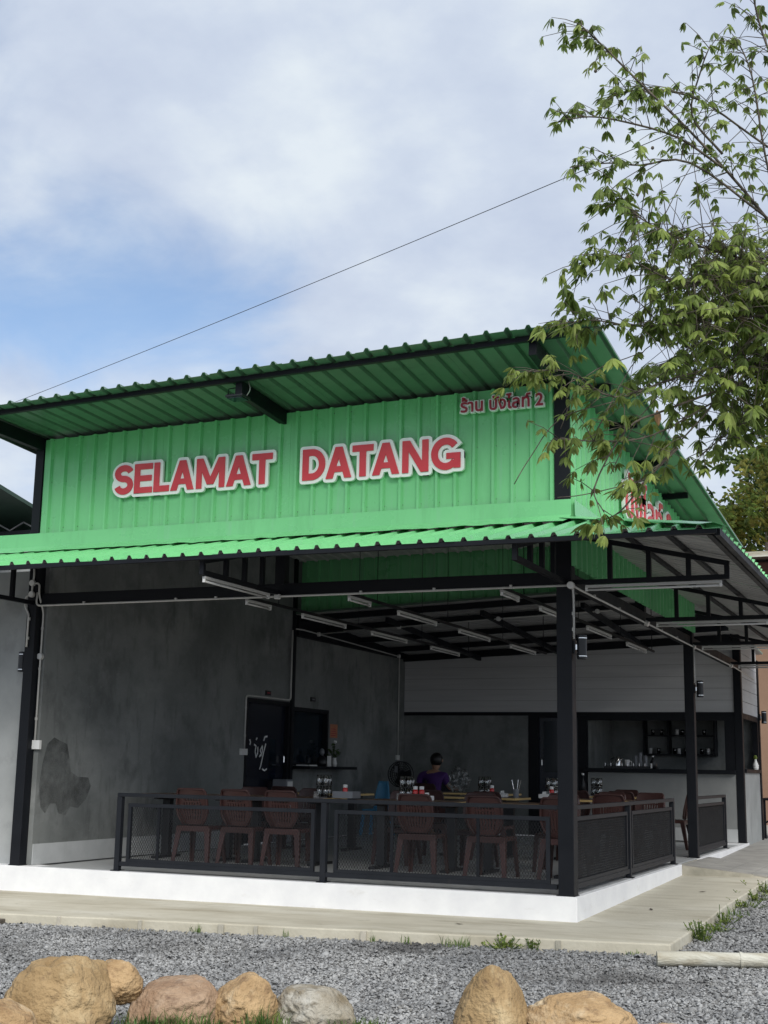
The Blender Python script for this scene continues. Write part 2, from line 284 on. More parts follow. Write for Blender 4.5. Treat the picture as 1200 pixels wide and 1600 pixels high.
# ------------------------------------------------------------------ setting: ground, gravel, apron, plinth, ramp
XW, YF = -6.276, 10.97                                    # left wall plane, kitchen wall plane
def z_ap(x, y): return -0.222 + 0.010 * max(-9, min(x, 6)) + 0.017 * max(-9, min(y, 16))
def z_gr(x, y): return z_ap(x, y) - (0.092 if y < 4 else 0.092 - 0.012 * min(y - 4, 5))
mb = MB(); xs = [-300, -60, -24, -14, -10, -7, -5, -3, -1, 1, 3, 5, 8, 14, 24, 60, 300]; ys = [-300, -60, -24, -14, -11, -9, -7, -5, -3, -1, 1, 4, 8, 12, 16, 24, 60, 300]
mb.add([(x, y, z_gr(x, y) - 0.012) for y in ys for x in xs], [(j * len(xs) + i, j * len(xs) + i + 1, (j + 1) * len(xs) + i + 1, (j + 1) * len(xs) + i) for j in range(len(ys) - 1) for i in range(len(xs) - 1)])
kind(mb.build('ground', 'ground'), 'structure')
def y_edge(x): return -1.07 - 0.085 * (1.09 - x)
ap = [(-12, y_edge(-12))] + [(x, y_edge(x) + 0.012 * math.sin(x * 7.3)) for x in np.arange(-11, 1.0, 0.5)] + [(1.08, y_edge(1.08)), (1.09, 0.5), (1.06, 2.0), (1.09, 3.6), (1.08, 5.2), (0.0, 5.2), (0.0, 0.0), (-12, 0.0)]
kind(MB().prism(ap, lambda x, y: z_gr(x, y) - 0.1, z_ap).build('concrete_apron', 'concrete', bevel=0.012), 'structure')
AP = bpy.data.objects['concrete_apron']
for xj in (-4.55, -3.7, -2.9, -2.55, -1.55, 0.15):
    MB().box((xj, y_edge(xj) - 0.017, z_gr(xj, -1.3) - 0.02), (xj + random.uniform(0.03, 0.07), y_edge(xj) + 0.03, z_ap(xj, -1.3) - 0.006)).build('form_joint', 'concrete_edge', AP, bevel=0.004)
kind(MB().prism([(0.0, 7.0), (4.5, 7.0), (4.5, 19), (-8, 19), (-8, 11.3), (0.0, 11.3)], lambda x, y: z_ap(x, y) - 0.2, lambda x, y: z_ap(x, y) - 0.004).build('concrete_yard', 'paving'), 'structure')
# plinth of the pavilion: white rim, tiled floor
mb = MB(); zb = lambda x, y: z_ap(x, y) - 0.05
mb.prism([(-9.6, -0.03), (0.034, -0.03), (0.034, 5.07), (-0.30, 5.07), (-0.30, 0.28), (-9.6, 0.28)], zb, -0.003)
mb.prism([(-0.30, 6.43), (0.034, 6.43), (0.034, 11.1), (-0.30, 11.1)], zb, -0.0035)
kind(mb.build('plinth', 'white_paint', bevel=0.006), 'structure')
fl = kind(MB().box((-6.3, 0.0, -0.2), (-0.02, 10.9, -0.0155)).build('floor', 'cement_light'), 'structure')
TS = 0.60; tile_me = MB().box((0.003, 0.003, -0.012), (TS - 0.003, TS - 0.003, 0)).mesh('floor_tile', 'floor_tile')
for i in range(10):
    for j in range(17):
        o = bpy.data.objects.new('floor_tile', tile_me); COL.objects.link(o); o.parent = fl; o.location = (-0.02 - TS * (i + 1), 0.02 + TS * j, 0.0)
# ramp with scored blocks
def z_rp(x, y): return -0.008 - 0.085 * (x - 0.03) if x > 0.03 else -0.008
rp = kind(MB().prism([(-0.28, 5.085), (0.03, 5.085), (2.3, 5.15), (2.3, 7.0), (0.036, 7.0), (0.036, 6.42), (-0.28, 6.42)], lambda x, y: z_ap(x, y) - 0.1, lambda x, y: z_rp(x, y) - 0.010).build('concrete_ramp', 'concrete_edge'), 'structure')
for i in range(8):
    for j in range(6):
        x0, x1, y0, y1 = 0.04 + 0.28 * i, 0.04 + 0.28 * (i + 1) - 0.012, 5.11 + 0.315 * j, 5.11 + 0.315 * (j + 1) - 0.012
        if x1 > 2.3: continue
        MB().prism([(x0, y0), (x1, y0), (x1, y1), (x0, y1)], lambda x, y: z_rp(x, y) - 0.02, lambda x, y: z_rp(x, y)).build('paving_block', 'paving', rp)

# gravel: stones as real geometry, too many to count
def gravel():
    base = np.array([(1, 0, 0), (-1, 0, 0), (0, 1, 0), (0, -1, 0), (0, 0, 1), (0, 0, -1), (.6, .6, .45), (-.6, .6, .45), (-.6, -.6, .45), (.6, -.6, .45)], float)
    tri = np.array([(4, 6, 7), (4, 7, 8), (4, 8, 9), (4, 9, 6), (0, 2, 6), (2, 1, 7), (1, 3, 8), (3, 0, 9), (6, 2, 7), (7, 1, 8), (8, 3, 9), (9, 0, 6)])
    P = []
    def area(x0, x1, y0, y1, dens, s0, s1, test=None):
        n = int((x1 - x0) * (y1 - y0) * dens); p = np.c_[rng.uniform(x0, x1, n), rng.uniform(y0, y1, n), rng.uniform(s0, s1, n)]
        if test is not None: p = p[test(p[:, 0], p[:, 1])]
        P.append(p)
    front = lambda x, y: (y < -1.07 - 0.085 * (1.09 - x) - 0.004) | (x > 1.10)
    area(-7.5, 4.0, -6.6, -1.0, 2000, 0.006, 0.016, front); area(-7.5, 4.0, -6.6, -1.0, 60, 0.016, 0.028, front)
    area(1.09, 3.4, -1.0, 5.0, 1000, 0.010, 0.021)
    area(-2.6, 3.2, -9.0, -6.4, 250, 0.010, 0.02)
    p = np.concatenate(P); n = len(p)
    v = base[None] * p[:, 2][:, None, None] * rng.uniform(0.55, 1.35, (n, 10, 1)) * rng.uniform(0.7, 1.4, (n, 1, 3)) * np.array([1, 1, 0.75])
    a = rng.uniform(0, 6.28, n); b = rng.normal(0, 0.45, n); ca, sa, cb, sb = np.cos(a), np.sin(a), np.cos(b), np.sin(b)
    y2 = v[..., 1] * cb[:, None] - v[..., 2] * sb[:, None]; z2 = v[..., 1] * sb[:, None] + v[..., 2] * cb[:, None]; x2 = v[..., 0]
    X = x2 * ca[:, None] - y2 * sa[:, None]; Y = x2 * sa[:, None] + y2 * ca[:, None]
    zg = -0.222 + 0.010 * np.clip(p[:, 0], -9, 6) + 0.017 * np.clip(p[:, 1], -9, 16) - np.where(p[:, 1] < 4, 0.092, 0.092 - 0.012 * (p[:, 1] - 4))
    V = np.stack([X + p[:, 0:1], Y + p[:, 1:2], z2 + zg[:, None] + rng.uniform(-0.004, 0.012, n)[:, None]], -1).reshape(-1, 3)
    F = (tri[None] + 10 * np.arange(n)[:, None, None]).reshape(-1, 3)
    me = bpy.data.meshes.new('gravel'); me.vertices.add(len(V)); me.vertices.foreach_set('co', V.ravel().astype(np.float32))
    me.loops.add(F.size); me.loops.foreach_set('vertex_index', F.ravel().astype(np.int32)); me.polygons.add(len(F)); me.polygons.foreach_set('loop_start', np.arange(0, F.size, 3, dtype=np.int32)); me.update(calc_edges=True)
    me.materials.append(MATS['gravel']); o = bpy.data.objects.new('gravel', me); COL.objects.link(o); o['label'] = 'grey crushed stone gravel covering the yard in front'; o['category'] = 'gravel'; kind(o, 'stuff')
gravel()

# ------------------------------------------------------------------ the restaurant
BL = thing('restaurant_building', 'open sided restaurant pavilion with green metal upper walls and black steel posts', 'building')
def part(name, mat, mb, **k): return mb.build(name, mat, BL, **k)
# roof surfaces
def z_up(x, y): return 4.890 + 0.013 * (x + 3.1) - (0.066 * y if y > 0 else y * (0.022 + 0.0125 * (x + 6.3)))   # underside of the upper roof, a little warped
def z_aw(d): return 3.475 - 0.255 * d                            # top of the awning at distance d from the wall
def z_bk(x, y): return 3.457 - 0.054 * (y - 6.5) + 0.042 * (x + 6.28)

# main posts
PW = 0.15
for (x0, y0, z1) in ((-PW, 0.0, 4.86), (XW - 0.11, 0.0, 4.84), (-0.13, 6.42, 4.45), (-0.13, 10.96, 3.6)):
    w = PW if x0 > -1 and y0 == 0 else 0.13
    part('post', 'steel', MB().box((x0, y0, 0.0 if y0 or x0 > -1 else -0.01), (x0 + w, y0 + w, z1)), bevel=0.006)
    part('base_plate', 'steel', MB().box((x0 - 0.02, y0 + 0.008, -0.002), (x0 + w + 0.006, y0 + w + 0.02, 0.006)))
# short posts on the ring beam
for (x0, y0) in ((-3.21, 0.02), (-0.12, 3.33)):
    part('short_post', 'steel', MB().box((x0, y0, 3.0), (x0 + 0.11, y0 + 0.11, z_up(x0, y0) - 0.02)))
# ring beams
part('ring_beam', 'steel', MB().box((XW - 0.02, 0.03, 2.885), (-0.15, 0.13, 3.01)), bevel=0.004)
part('ring_beam', 'steel', MB().box((-0.125, 0.15, 2.885), (-0.025, 10.96, 3.01)), bevel=0.004)
part('ring_beam', 'steel', MB().box((-0.12, 0.15, 3.40), (-0.03, 6.42, 3.50)))
part('ring_beam', 'steel', MB().box((XW + 0.03, 0.16, 3.42), (-0.15, 0.22, 3.50)))
part('ring_beam', 'steel', MB().bar((XW + 0.05, 6.50, 3.43), (-0.05, 6.50, 3.69), 0.09, 0.10))
# outrigger trusses under the awning, front and right
def truss(p, d, n=1.47):
    p = Vector(p); d = Vector(d); zt0, zt1 = 3.365, 3.475 - 0.255 * (n + 0.03) - 0.065
    ch = MB().bar(p + Vector((0, 0, 2.905)), p + d * n + Vector((0, 0, 2.905)), 0.045, 0.045)
    t = part('truss', 'steel', ch)
    MB().bar(p + Vector((0, 0, zt0)), p + d * n + Vector((0, 0, zt1)), 0.045, 0.045).build('top_chord', 'steel', t)
    for k in (0.36, 0.73, 1.10, n):
        a = 0.022 if k == n else 0
        MB().bar(p + d * (k - a) + Vector((0, 0, 2.928)), p + d * (k - a) + Vector((0, 0, zt0 + (zt1 - zt0) * k / n - 0.018)), 0.044, 0.044).build('web', 'steel', t)
for x in (-0.075, -3.155, XW - 0.045, -9.2): truss((x, 0.0, 0), (0, -1, 0), 1.56)
for y in (0.075, 3.385, 6.485, 9.90): truss((0.0, y, 0), (1, 0, 0))
# awning purlins
for d, zo in ((0.55, 0.0), (1.08, 0.0), (1.53, 0.0)):
    zc = z_aw(d) - 0.024
    part('purlin', 'steel', MB().bar((-9.4, -d, zc), (d - 0.0, -d, zc), 0.045, 0.035))
    part('purlin', 'steel', MB().bar((d, -d + 0.03, zc), (d, 12.4, zc), 0.045, 0.035))
part('hip_rafter', 'steel', MB().bar((0.0, 0.0, 3.38), (1.57, -1.57, 3.035), 0.06, 0.05))
# eave trim under the sheet ends
part('eave_trim', 'steel', MB().bar((-9.4, -1.634, 3.030), (1.634, -1.634, 3.030), 0.045, 0.040))
part('eave_trim', 'steel', MB().bar((1.634, -1.61, 3.026), (1.634, 12.4, 3.026), 0.045, 0.055))
# awning sheets, 0.8 m wide with four ribs
EV = 1.66; nf = Vector((0, -0.255, 1)).normalized(); nr = Vector((0.255, 0, 1)).normalized()
aw = part('awning', 'steel', MB().bar((-9.4, -0.10, 3.405), (0.02, -0.10, 3.405), 0.05, 0.05))
x = -9.4; k = 0
while x < EV - 0.01:
    x1 = min(x + 0.8, EV)
    sheet(MB(), x, min(x1 + 0.012, EV), lambda u, v: (u, -v, z_aw(v) - 0.0015 * (k % 2)), lambda u: max(0.0, u) + (0.0 if u > 0 else 0.0), EV + 0.01 * math.sin(k * 2.1), nf, nv=4, wob=0.008, seed=2).build('awning_sheet', ['green', 'sheet_under'], aw) if x1 - x > 0.05 else None
    x = x1; k += 1
y = -EV
while y < 12.4:
    y1 = min(y + 0.8, 12.5)
    sheet(MB(), y, y1 + 0.012, lambda u, v: (v, u, z_aw(v) + 0.001 - 0.0015 * (k % 2)), lambda u: max(0.0, -u), EV + 0.008 * math.sin(k * 1.7), nr, nv=4, wob=0.006, seed=4).build('awning_sheet', ['green', 'sheet_under'], aw)
    y = y1; k += 1
# hip cap and wall flashing, lifted unevenly over the ribs
def strip(name, a, b, prof, n=40, wav=0.006, seed=0, mat='green', parent=None):
    """sweep a profile [(out, dz)] from a to b; the outer lip waves a little"""
    a, b = Vector(a), Vector(b); m = MB(); vs = []; q = len(prof)
    for i in range(n + 1):
        p = a + (b - a) * i / n
        for j, (o, dz) in enumerate(prof):
            w = wav * noise.noise(Vector((i * 0.55 + seed, j * 1.3, seed))) * (1.6 if j == q - 1 else 0.5)
            vs.append((p.x + o.x, p.y + o.y, p.z + o.z + dz + w))
    fs = [(i * q + j, (i + 1) * q + j, (i + 1) * q + j + 1, i * q + j + 1) for i in range(n) for j in range(q - 1)]
    ob = m.add(vs, fs).build(name, mat, parent or BL)
    so = ob.modifiers.new('t', 'SOLIDIFY'); so.thickness = 0.003; so.offset = 0; return ob
V3 = Vector
pf = [(V3((0, -0.045, 0)), 3.70), (V3((0, -0.050, 0)), 3.545), (V3((0, -0.10, 0)), 3.505), (V3((0, -0.34, 0)), 3.437)]
strip('flashing', (-9.4, 0, 0), (-3.02, 0, 0), pf, 70, 0.008, 1); strip('flashing', (-3.03, -0.003, 0.003), (0.02, -0.003, 0.003), pf, 34, 0.008, 5)
pr_ = [(V3((0.045, 0, 0)), 3.70), (V3((0.050, 0, 0)), 3.545), (V3((0.10, 0, 0)), 3.505), (V3((0.34, 0, 0)), 3.437)]
strip('flashing', (0, -0.02, 0), (0, 6.9, 0), pr_, 60, 0.006, 9)
hd = V3((1, 1, 0)).normalized() * 0.13
strip('hip_cap', (-0.02, 0.02, 3.535), (EV - 0.05, -EV + 0.05, z_aw(EV) + 0.040), [(-hd, -0.012), (-hd * 0.1, 0.012), (hd * 0.1, 0.012), (hd, -0.012)], 24, 0.008, 3)
# upper walls: front, right, back; sheets of 0.8 m
fw_ = part('front_wall', 'steel', MB().box((XW + 0.05, 0.05, 3.56), (-0.16, 0.09, 3.60)))
x = XW; k = 0
while x < -0.155:
    x1 = min(x + 0.8, -0.152)
    sheet(MB(), x, min(x1 + 0.012, -0.152), lambda u, v: (u, -0.004 - 0.0025 * (k % 2), v), 3.50, lambda u: z_up(u, 0) - 0.035, (0, -1, 0), nv=6, wob=0.007, seed=20, phase=0.02).build('wall_sheet', ['green', 'sheet_under'], fw_)
    x = x1; k += 1
part('corner_trim', 'steel', MB().box((-0.148, -0.030, 3.60), (0.004, -0.002, z_up(0, 0) - 0.03)))
part('corner_trim', 'steel', MB().box((XW - 0.12, -0.020, 3.60), (XW - 0.01, -0.002, z_up(XW, 0) - 0.02)))
rw = part('side_wall', 'steel', MB().box((-0.09, 0.2, 3.56), (-0.05, 6.4, 3.60)))
y = 0.004; k = 0
while y < 6.5:
    y1 = min(y + 0.8, 6.52)
    sheet(MB(), y, y1, lambda u, v: (0.006 + 0.0025 * (k % 2), u, v), 3.06, lambda u: z_up(0, u) - 0.035, (1, 0, 0), nv=6, wob=0.006, seed=50, phase=0.05).build('wall_sheet', ['green', 'green'], rw)
    y = y1; k += 1
bw = part('back_wall', 'steel', MB().box((XW + 0.1, 6.60, 3.9), (-0.1, 6.64, 3.94)))
x = XW + 0.02; k = 0
while x < -0.05:
    x1 = min(x + 0.8, -0.03)
    sheet(MB(), x, x1, lambda u, v: (u, 6.555 - 0.0025 * (k % 2), v), lambda u: z_bk(u, 6.5) - 0.01, lambda u: z_up(u, 6.55) - 0.03, (0, -1, 0), nv=2, wob=0.004, seed=80).build('wall_sheet', ['green', 'green'], bw)
    x = x1; k += 1
part('back_flashing', 'galv', MB().bar((XW + 0.02, 6.50, 3.500), (-0.04, 6.50, 3.762), 0.12, 0.015))
# upper roof
ur = part('upper_roof', 'steel', MB().bar((XW - 0.25, -1.03, z_up(XW, -1.03) - 0.016), (0.47, -1.03, z_up(0.47, -1.03) - 0.016), 0.05, 0.045))
x = XW - 0.30; k = 0; XR = 0.56; nu = Vector((-0.013, 0.066, 1)).normalized()
while x < XR - 0.01:
    x1 = min(x + 0.8, XR)
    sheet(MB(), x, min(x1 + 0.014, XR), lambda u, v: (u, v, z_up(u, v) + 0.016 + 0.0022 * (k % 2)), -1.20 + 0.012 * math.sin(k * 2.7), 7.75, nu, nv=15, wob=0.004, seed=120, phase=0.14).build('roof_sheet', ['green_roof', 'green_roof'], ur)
    x = x1; k += 1
m = MB()
for i in range(31):
    xx = XW + 0.12 + 0.2 * i
    for zz in (3.76, 4.30, 4.80): m.box((xx - 0.006, -0.012, zz - 0.006), (xx + 0.006, -0.003, zz + 0.006))
for i in range(54):
    for d in (0.42, 1.08, 1.56):
        xx = -9.3 + 0.2 * i
        if xx < d - 0.1: m.box((xx - 0.007, -d - 0.007, z_aw(d)), (xx + 0.007, -d + 0.007, z_aw(d) + 0.045 if i % 1 else z_aw(d) + 0.012))
kind(part('screw_heads', 'galv', m), 'stuff')
# purlins of the upper roof, reaching out to the right
for y in (0.30, 1.50, 2.95, 4.45, 5.95, 7.40):
    part('roof_purlin', 'steel', MB().bar((XW - 0.2 if y > 0 else XW - 0.2, y, z_up(XW, y) - 0.033), (0.34, y, z_up(0.34, y) - 0.033), 0.05, 0.075) if y > 0 else MB().bar((XW - 0.2, y, z_up(XW, y) - 0.005), (0.10, y, z_up(0.1, y) - 0.005), 0.04, 0.03))
for x in (XW - 0.055, -3.155, -0.075):
    part('bracket_beam', 'steel', MB().bar((x, -1.00, z_up(x, -1.00) - 0.085), (x, 0.02, z_up(x, 0) - 0.085), 0.075, 0.15), bevel=0.004)
part('barge_board', 'galv', MB().bar((XW - 0.285, -1.1, z_up(XW, -1.1) - 0.03), (XW - 0.285, 7.7, z_up(XW, 7.7) - 0.03), 0.012, 0.11))
# liner under the upper roof, inside
ln = part('ceiling_liner', 'steel', MB().bar((XW + 0.1, 3.2, z_up(XW, 3.2) - 0.10), (-0.15, 3.2, z_up(0, 3.2) - 0.10), 0.05, 0.05))
x = XW + 0.08; k = 0
while x < -0.2:
    x1 = min(x + 0.8, -0.17)
    sheet(MB(), x, x1, lambda u, v: (u, v, z_up(u, v) - 0.075 - 0.002 * (k % 2)), 0.24, 6.46, -nu, nv=2, wob=0.003, seed=k, rib=0.02, w=0.06).build('liner_sheet', ['liner', 'liner'], ln)
    x = x1; k += 1
# left cement wall with doorway and window, further wall, kitchen walls
XL = -6.196
lw = part('cement_wall', 'cement', MB().box((XL - 0.14, 0.13, 0.0), (XL, 4.87, 4.5)).box((XL - 0.14, 4.87, 2.10), (XL, 6.36, 4.45)).box((XL - 0.14, 6.36, 3.472), (XL, 6.70, 4.44)))
part('cement_wall', 'cement', MB().box((XL - 0.14, 6.36, 2.04), (XL, 7.66, 3.14)).box((XL - 0.14, 7.66, 0.0), (XL, YF, 3.14)).box((XL - 0.14, 6.36, 0.0), (XL, 7.66, 1.14)))
for i in range(8):
    y0 = 0.14 + 0.6 * i
    MB().box((XL, y0, 0.002), (XL + 0.010, min(y0 + 0.597, 4.86), 0.225)).build('skirting_tile', 'skirting_tile', lw)
part('wall_post', 'steel', MB().box((XL - 0.02, 6.27, 0), (XL + 0.035, 6.36, 4.45)))
part('wall_beam', 'steel', MB().box((XL - 0.13, 6.36, 3.145), (XL + 0.07, YF + 0.02, 3.47)))
# trowel stain on the cement wall
pts = [(0.75, 0.62), (0.70, 0.85), (0.74, 1.12), (0.80, 1.32), (0.92, 1.40), (1.05, 1.36), (1.17, 1.33), (1.22, 1.20), (1.27, 1.02), (1.40, 0.96), (1.62, 0.95), (1.68, 0.85), (1.60, 0.70), (1.45, 0.60), (1.30, 0.62), (1.22, 0.52), (1.08, 0.55), (1.02, 0.66), (0.92, 0.66), (0.84, 0.55)]
m = MB(); m.add([(XL + 0.003, 0.18 + (a - 0.70) * 1.0, b) for a, b in pts], [tuple(range(len(pts)))]); o = m.build('trowel_patch', 'stain', BL)
# front cement wall to the left of the pavilion
part('cement_wall', 'cement_light', MB().box((-9.6, 0.16, -0.01), (XW - 0.125, 0.30, 3.30)))
# door in the left wall
dr = part('door', 'door_blue', MB().box((XL - 0.10, 4.93, 0.01), (XL - 0.05, 6.22, 2.05)))
MB().box((XL - 0.12, 4.87, 0), (XL + 0.012, 4.93, 2.10)).box((XL - 0.12, 6.21, 0), (XL + 0.012, 6.27, 2.10)).box((XL - 0.12, 4.93, 2.04), (XL + 0.012, 6.21, 2.10)).build('door_frame', 'steel', dr)
MB().box((XL - 0.05, 5.72, 0.90), (XL - 0.046, 5.94, 1.52)).build('pane', 'dark_glass', dr)
MB().tube(arc([(XL - 0.05, 6.12, 1.28), (XL + 0.0, 6.12, 1.28), (XL + 0.0, 6.12, 1.18)], 0.02), 0.010, 8).build('handle', 'chrome', dr)
def stroke(mb, pts, w, x):
    for a, b in zip(pts[:-1], pts[1:]): mb.bar((x, a[0], a[1]), (x, b[0], b[1]), w, 0.003, up=(1, 0, 0))
lt = MB()
for j, s in enumerate(([(5.24, 1.43), (5.30, 1.41), (5.28, 1.33), (5.31, 1.24), (5.36, 1.31), (5.36, 1.40)], [(5.41, 1.25), (5.47, 1.30), (5.43, 1.35), (5.50, 1.42), (5.50, 1.33), (5.46, 1.26)], [(5.60, 1.45), (5.53, 1.30), (5.47, 1.14), (5.43, 1.07)], [(5.53, 1.49), (5.56, 1.55), (5.64, 1.56)], [(5.29, 1.50), (5.32, 1.53)], [(5.10, 1.42), (5.12, 1.46), (5.09, 1.50)], [(5.50, 1.08), (5.58, 1.05), (5.65, 1.08)])):
    stroke(lt, s, 0.022, XL - 0.045 + 0.0009 * j)
lt.build('lettering', 'sign_white', dr)
# window in the left wall with its ledge
wn = part('window', 'steel', MB().box((XL - 0.10, 6.36, 1.14), (XL + 0.012, 6.41, 2.04)).box((XL - 0.10, 7.60, 1.14), (XL + 0.012, 7.66, 2.04)).box((XL - 0.10, 6.41, 1.98), (XL + 0.012, 7.60, 2.04)).box((XL - 0.10, 6.41, 1.14), (XL + 0.012, 7.60, 1.18)))
MB().box((XL - 0.06, 6.41, 1.18), (XL - 0.05, 7.0, 1.98)).build('pane', 'dark_glass', wn); MB().box((XL - 0.075, 7.0, 1.18), (XL - 0.065, 7.60, 1.98)).build('pane', 'dark_glass', wn)
MB().box((XL + 0.0, 6.38, 1.085), (XL + 0.32, 8.15, 1.13)).build('ledge', 'steel', wn)
# kitchen front at y = YF: boards above, cement panel, door, counter opening
kf = part('board_wall', 'steel', MB().box((XW, YF + 0.02, 2.10), (-0.13, YF + 0.12, 2.16)))
z = 2.165; bm_ = None
while z < 3.5:
    z1 = z + 0.205
    MB().prism([(XW, YF + 0.03), (-0.132, YF + 0.03), (-0.132, YF + 0.05), (XW, YF + 0.05)], lambda x, y, z=z: z, lambda x, y, z1=z1: min(z1 - 0.004, z_bk(x, y) + 0.005) if z < z_bk(x, y) else z + 0.001).build('board', 'board', kf)
    z = z1
part('cement_wall', 'cement', MB().box((XL - 0.1, YF + 0.01, 0), (-3.77, YF + 0.11, 2.098)))
part('board_backing', 'steel', MB().prism([(XW - 0.1, YF + 0.055), (-0.132, YF + 0.055), (-0.132, YF + 0.1), (XW - 0.1, YF + 0.1)], 2.162, lambda x, y: z_bk(x, y) + 0.008))
part('cement_wall', 'cement_mid', MB().box((-2.68, YF + 0.0, 0.22), (-0.13, YF + 0.12, 1.115)), label='pale cement half wall under the kitchen counter')
part('skirting_tile', 'skirting_tile', MB().box((-2.68, YF - 0.008, 0.002), (-0.13, YF + 0.1, 0.218)))
part('counter', 'steel', MB().box((-2.75, YF - 0.10, 1.12), (-0.125, YF + 0.35, 1.19)), bevel=0.006)
kd = part('kitchen_door', 'door_blue', MB().box((-3.58, YF + 0.05, 0.01), (-2.86, YF + 0.09, 2.08)))
MB().box((-3.77, YF + 0.0, 0), (-3.58, YF + 0.12, 2.10)).box((-2.86, YF + 0.0, 0), (-2.70, YF + 0.12, 2.098)).box((-3.58, YF + 0.002, 2.06), (-2.86, YF + 0.12, 2.098)).build('door_frame', 'steel', kd)
MB().box((-3.50, YF + 0.044, 1.1), (-2.94, YF + 0.05, 2.0)).build('pane', 'dark_glass', kd)
MB().tube(arc([(-3.52, YF + 0.05, 1.33), (-3.52, YF, 1.33), (-3.52, YF, 1.22)], 0.02), 0.010).build('handle', 'chrome', kd)
part('window_frame', 'steel', MB().box((-2.70, YF, 2.02), (-0.13, YF + 0.1, 2.10)).box((-0.30, YF + 0.002, 1.19), (-0.13, YF + 0.1, 2.02)))
part('kitchen_wall', 'cement', MB().box((-2.72, 13.0, 0), (-0.02, 13.12, 3.3)).box((-2.84, YF + 0.12, 0), (-2.72, 13.12, 3.3)))
part('kitchen_ceiling', 'sheet_under', MB().box((-2.9, YF + 0.13, 2.62), (-0.1, 13.0, 2.66)))
sw = part('side_board_wall', 'steel', MB().box((-0.10, YF + 0.14, 2.06), (0.0, 12.98, 2.15)))
z = 2.155
while z < 3.3:
    MB().box((-0.03, YF + 0.145, z), (-0.006, 12.98, z + 0.197)).build('board', 'board', sw, label='pale grey side board'); z += 0.205
part('cement_wall', 'cement_light', MB().box((-0.11, YF + 0.14, z_ap(0, 12) - 0.05), (-0.004, 12.98, 1.15)))
part('window_frame', 'steel', MB().box((-0.12, YF + 0.14, 1.15), (0.03, 12.98, 1.21)).box((-0.10, 12.86, 1.21), (0.0, 12.98, 2.06)))
part('post', 'steel', MB().box((-0.10, 12.99, -0.1), (0.02, 13.11, 3.2)))
# lower back roof with purlins
br_ = part('back_roof', 'steel', MB().bar((XW, 8.7, z_bk(XW, 8.7) - 0.05), (-0.02, 8.7, z_bk(0, 8.7) - 0.05), 0.06, 0.09))
for yy in (7.4, 9.9): MB().bar((XW + 0.05, yy, z_bk(XW, yy) - 0.05), (-0.02, yy, z_bk(0, yy) - 0.05), 0.06, 0.09).build('purlin', 'steel', br_)
for xx in (-4.7, -3.15, -1.6): MB().bar((xx, 6.56, z_bk(xx, 6.5) - 0.14), (xx, YF, z_bk(xx, YF) - 0.14), 0.06, 0.08).build('rafter', 'steel', br_)
y = 6.3; k = 0
while y < 13.5:
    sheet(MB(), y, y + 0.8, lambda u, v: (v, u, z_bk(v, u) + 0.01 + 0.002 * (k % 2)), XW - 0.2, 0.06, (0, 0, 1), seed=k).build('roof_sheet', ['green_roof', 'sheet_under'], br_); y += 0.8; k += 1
part('back_beam', 'steel', MB().bar((XL, YF - 0.05, z_bk(XL, YF) - 0.06), (-0.13, YF - 0.05, z_bk(-0.1, YF) - 0.06), 0.07, 0.12))

# ------------------------------------------------------------------ railings with expanded metal
def mesh_fill(p0, ux, w, h, cw=0.030, chh=0.050, r=0.0022):
    """diamond lattice in the plane spanned by ux and z"""
    m = MB(); ux = Vector(ux); p0 = Vector(p0); sl = chh / cw
    for sgn in (1, -1):
        k = -int(h / chh) - 2
        while k * cw < w + h / sl + cw:
            a0 = k * cw                                              # crossing of the line with z = 0
            pts = []
            for (u, z) in ((a0, 0.0), (a0 + sgn * h / sl, h)): pts.append([u, z])
            (u0, z0), (u1, z1) = pts
            lo, hi = (pts[0], pts[1])
            def clip(u): return (u - a0) / (sgn / sl)
            za, zb_ = 0.0, h
            if sgn > 0: za, zb_ = max(0, (0 - a0) * sl), min(h, (w - a0) * sl)
            else: za, zb_ = max(0, (a0 - w) * sl), min(h, a0 * sl)
            if zb_ - za > 0.01:
                ua, ub = a0 + sgn * za / sl, a0 + sgn * zb_ / sl
                nrm = ux.cross(Vector((0, 0, 1)))
                off = nrm * (0.0016 * sgn)
                m.bar(p0 + ux * ua + Vector((0, 0, za)) + off, p0 + ux * ub + Vector((0, 0, zb_)) + off, r * 1.4, r * 0.7, up=nrm)
            k += 1
    return m
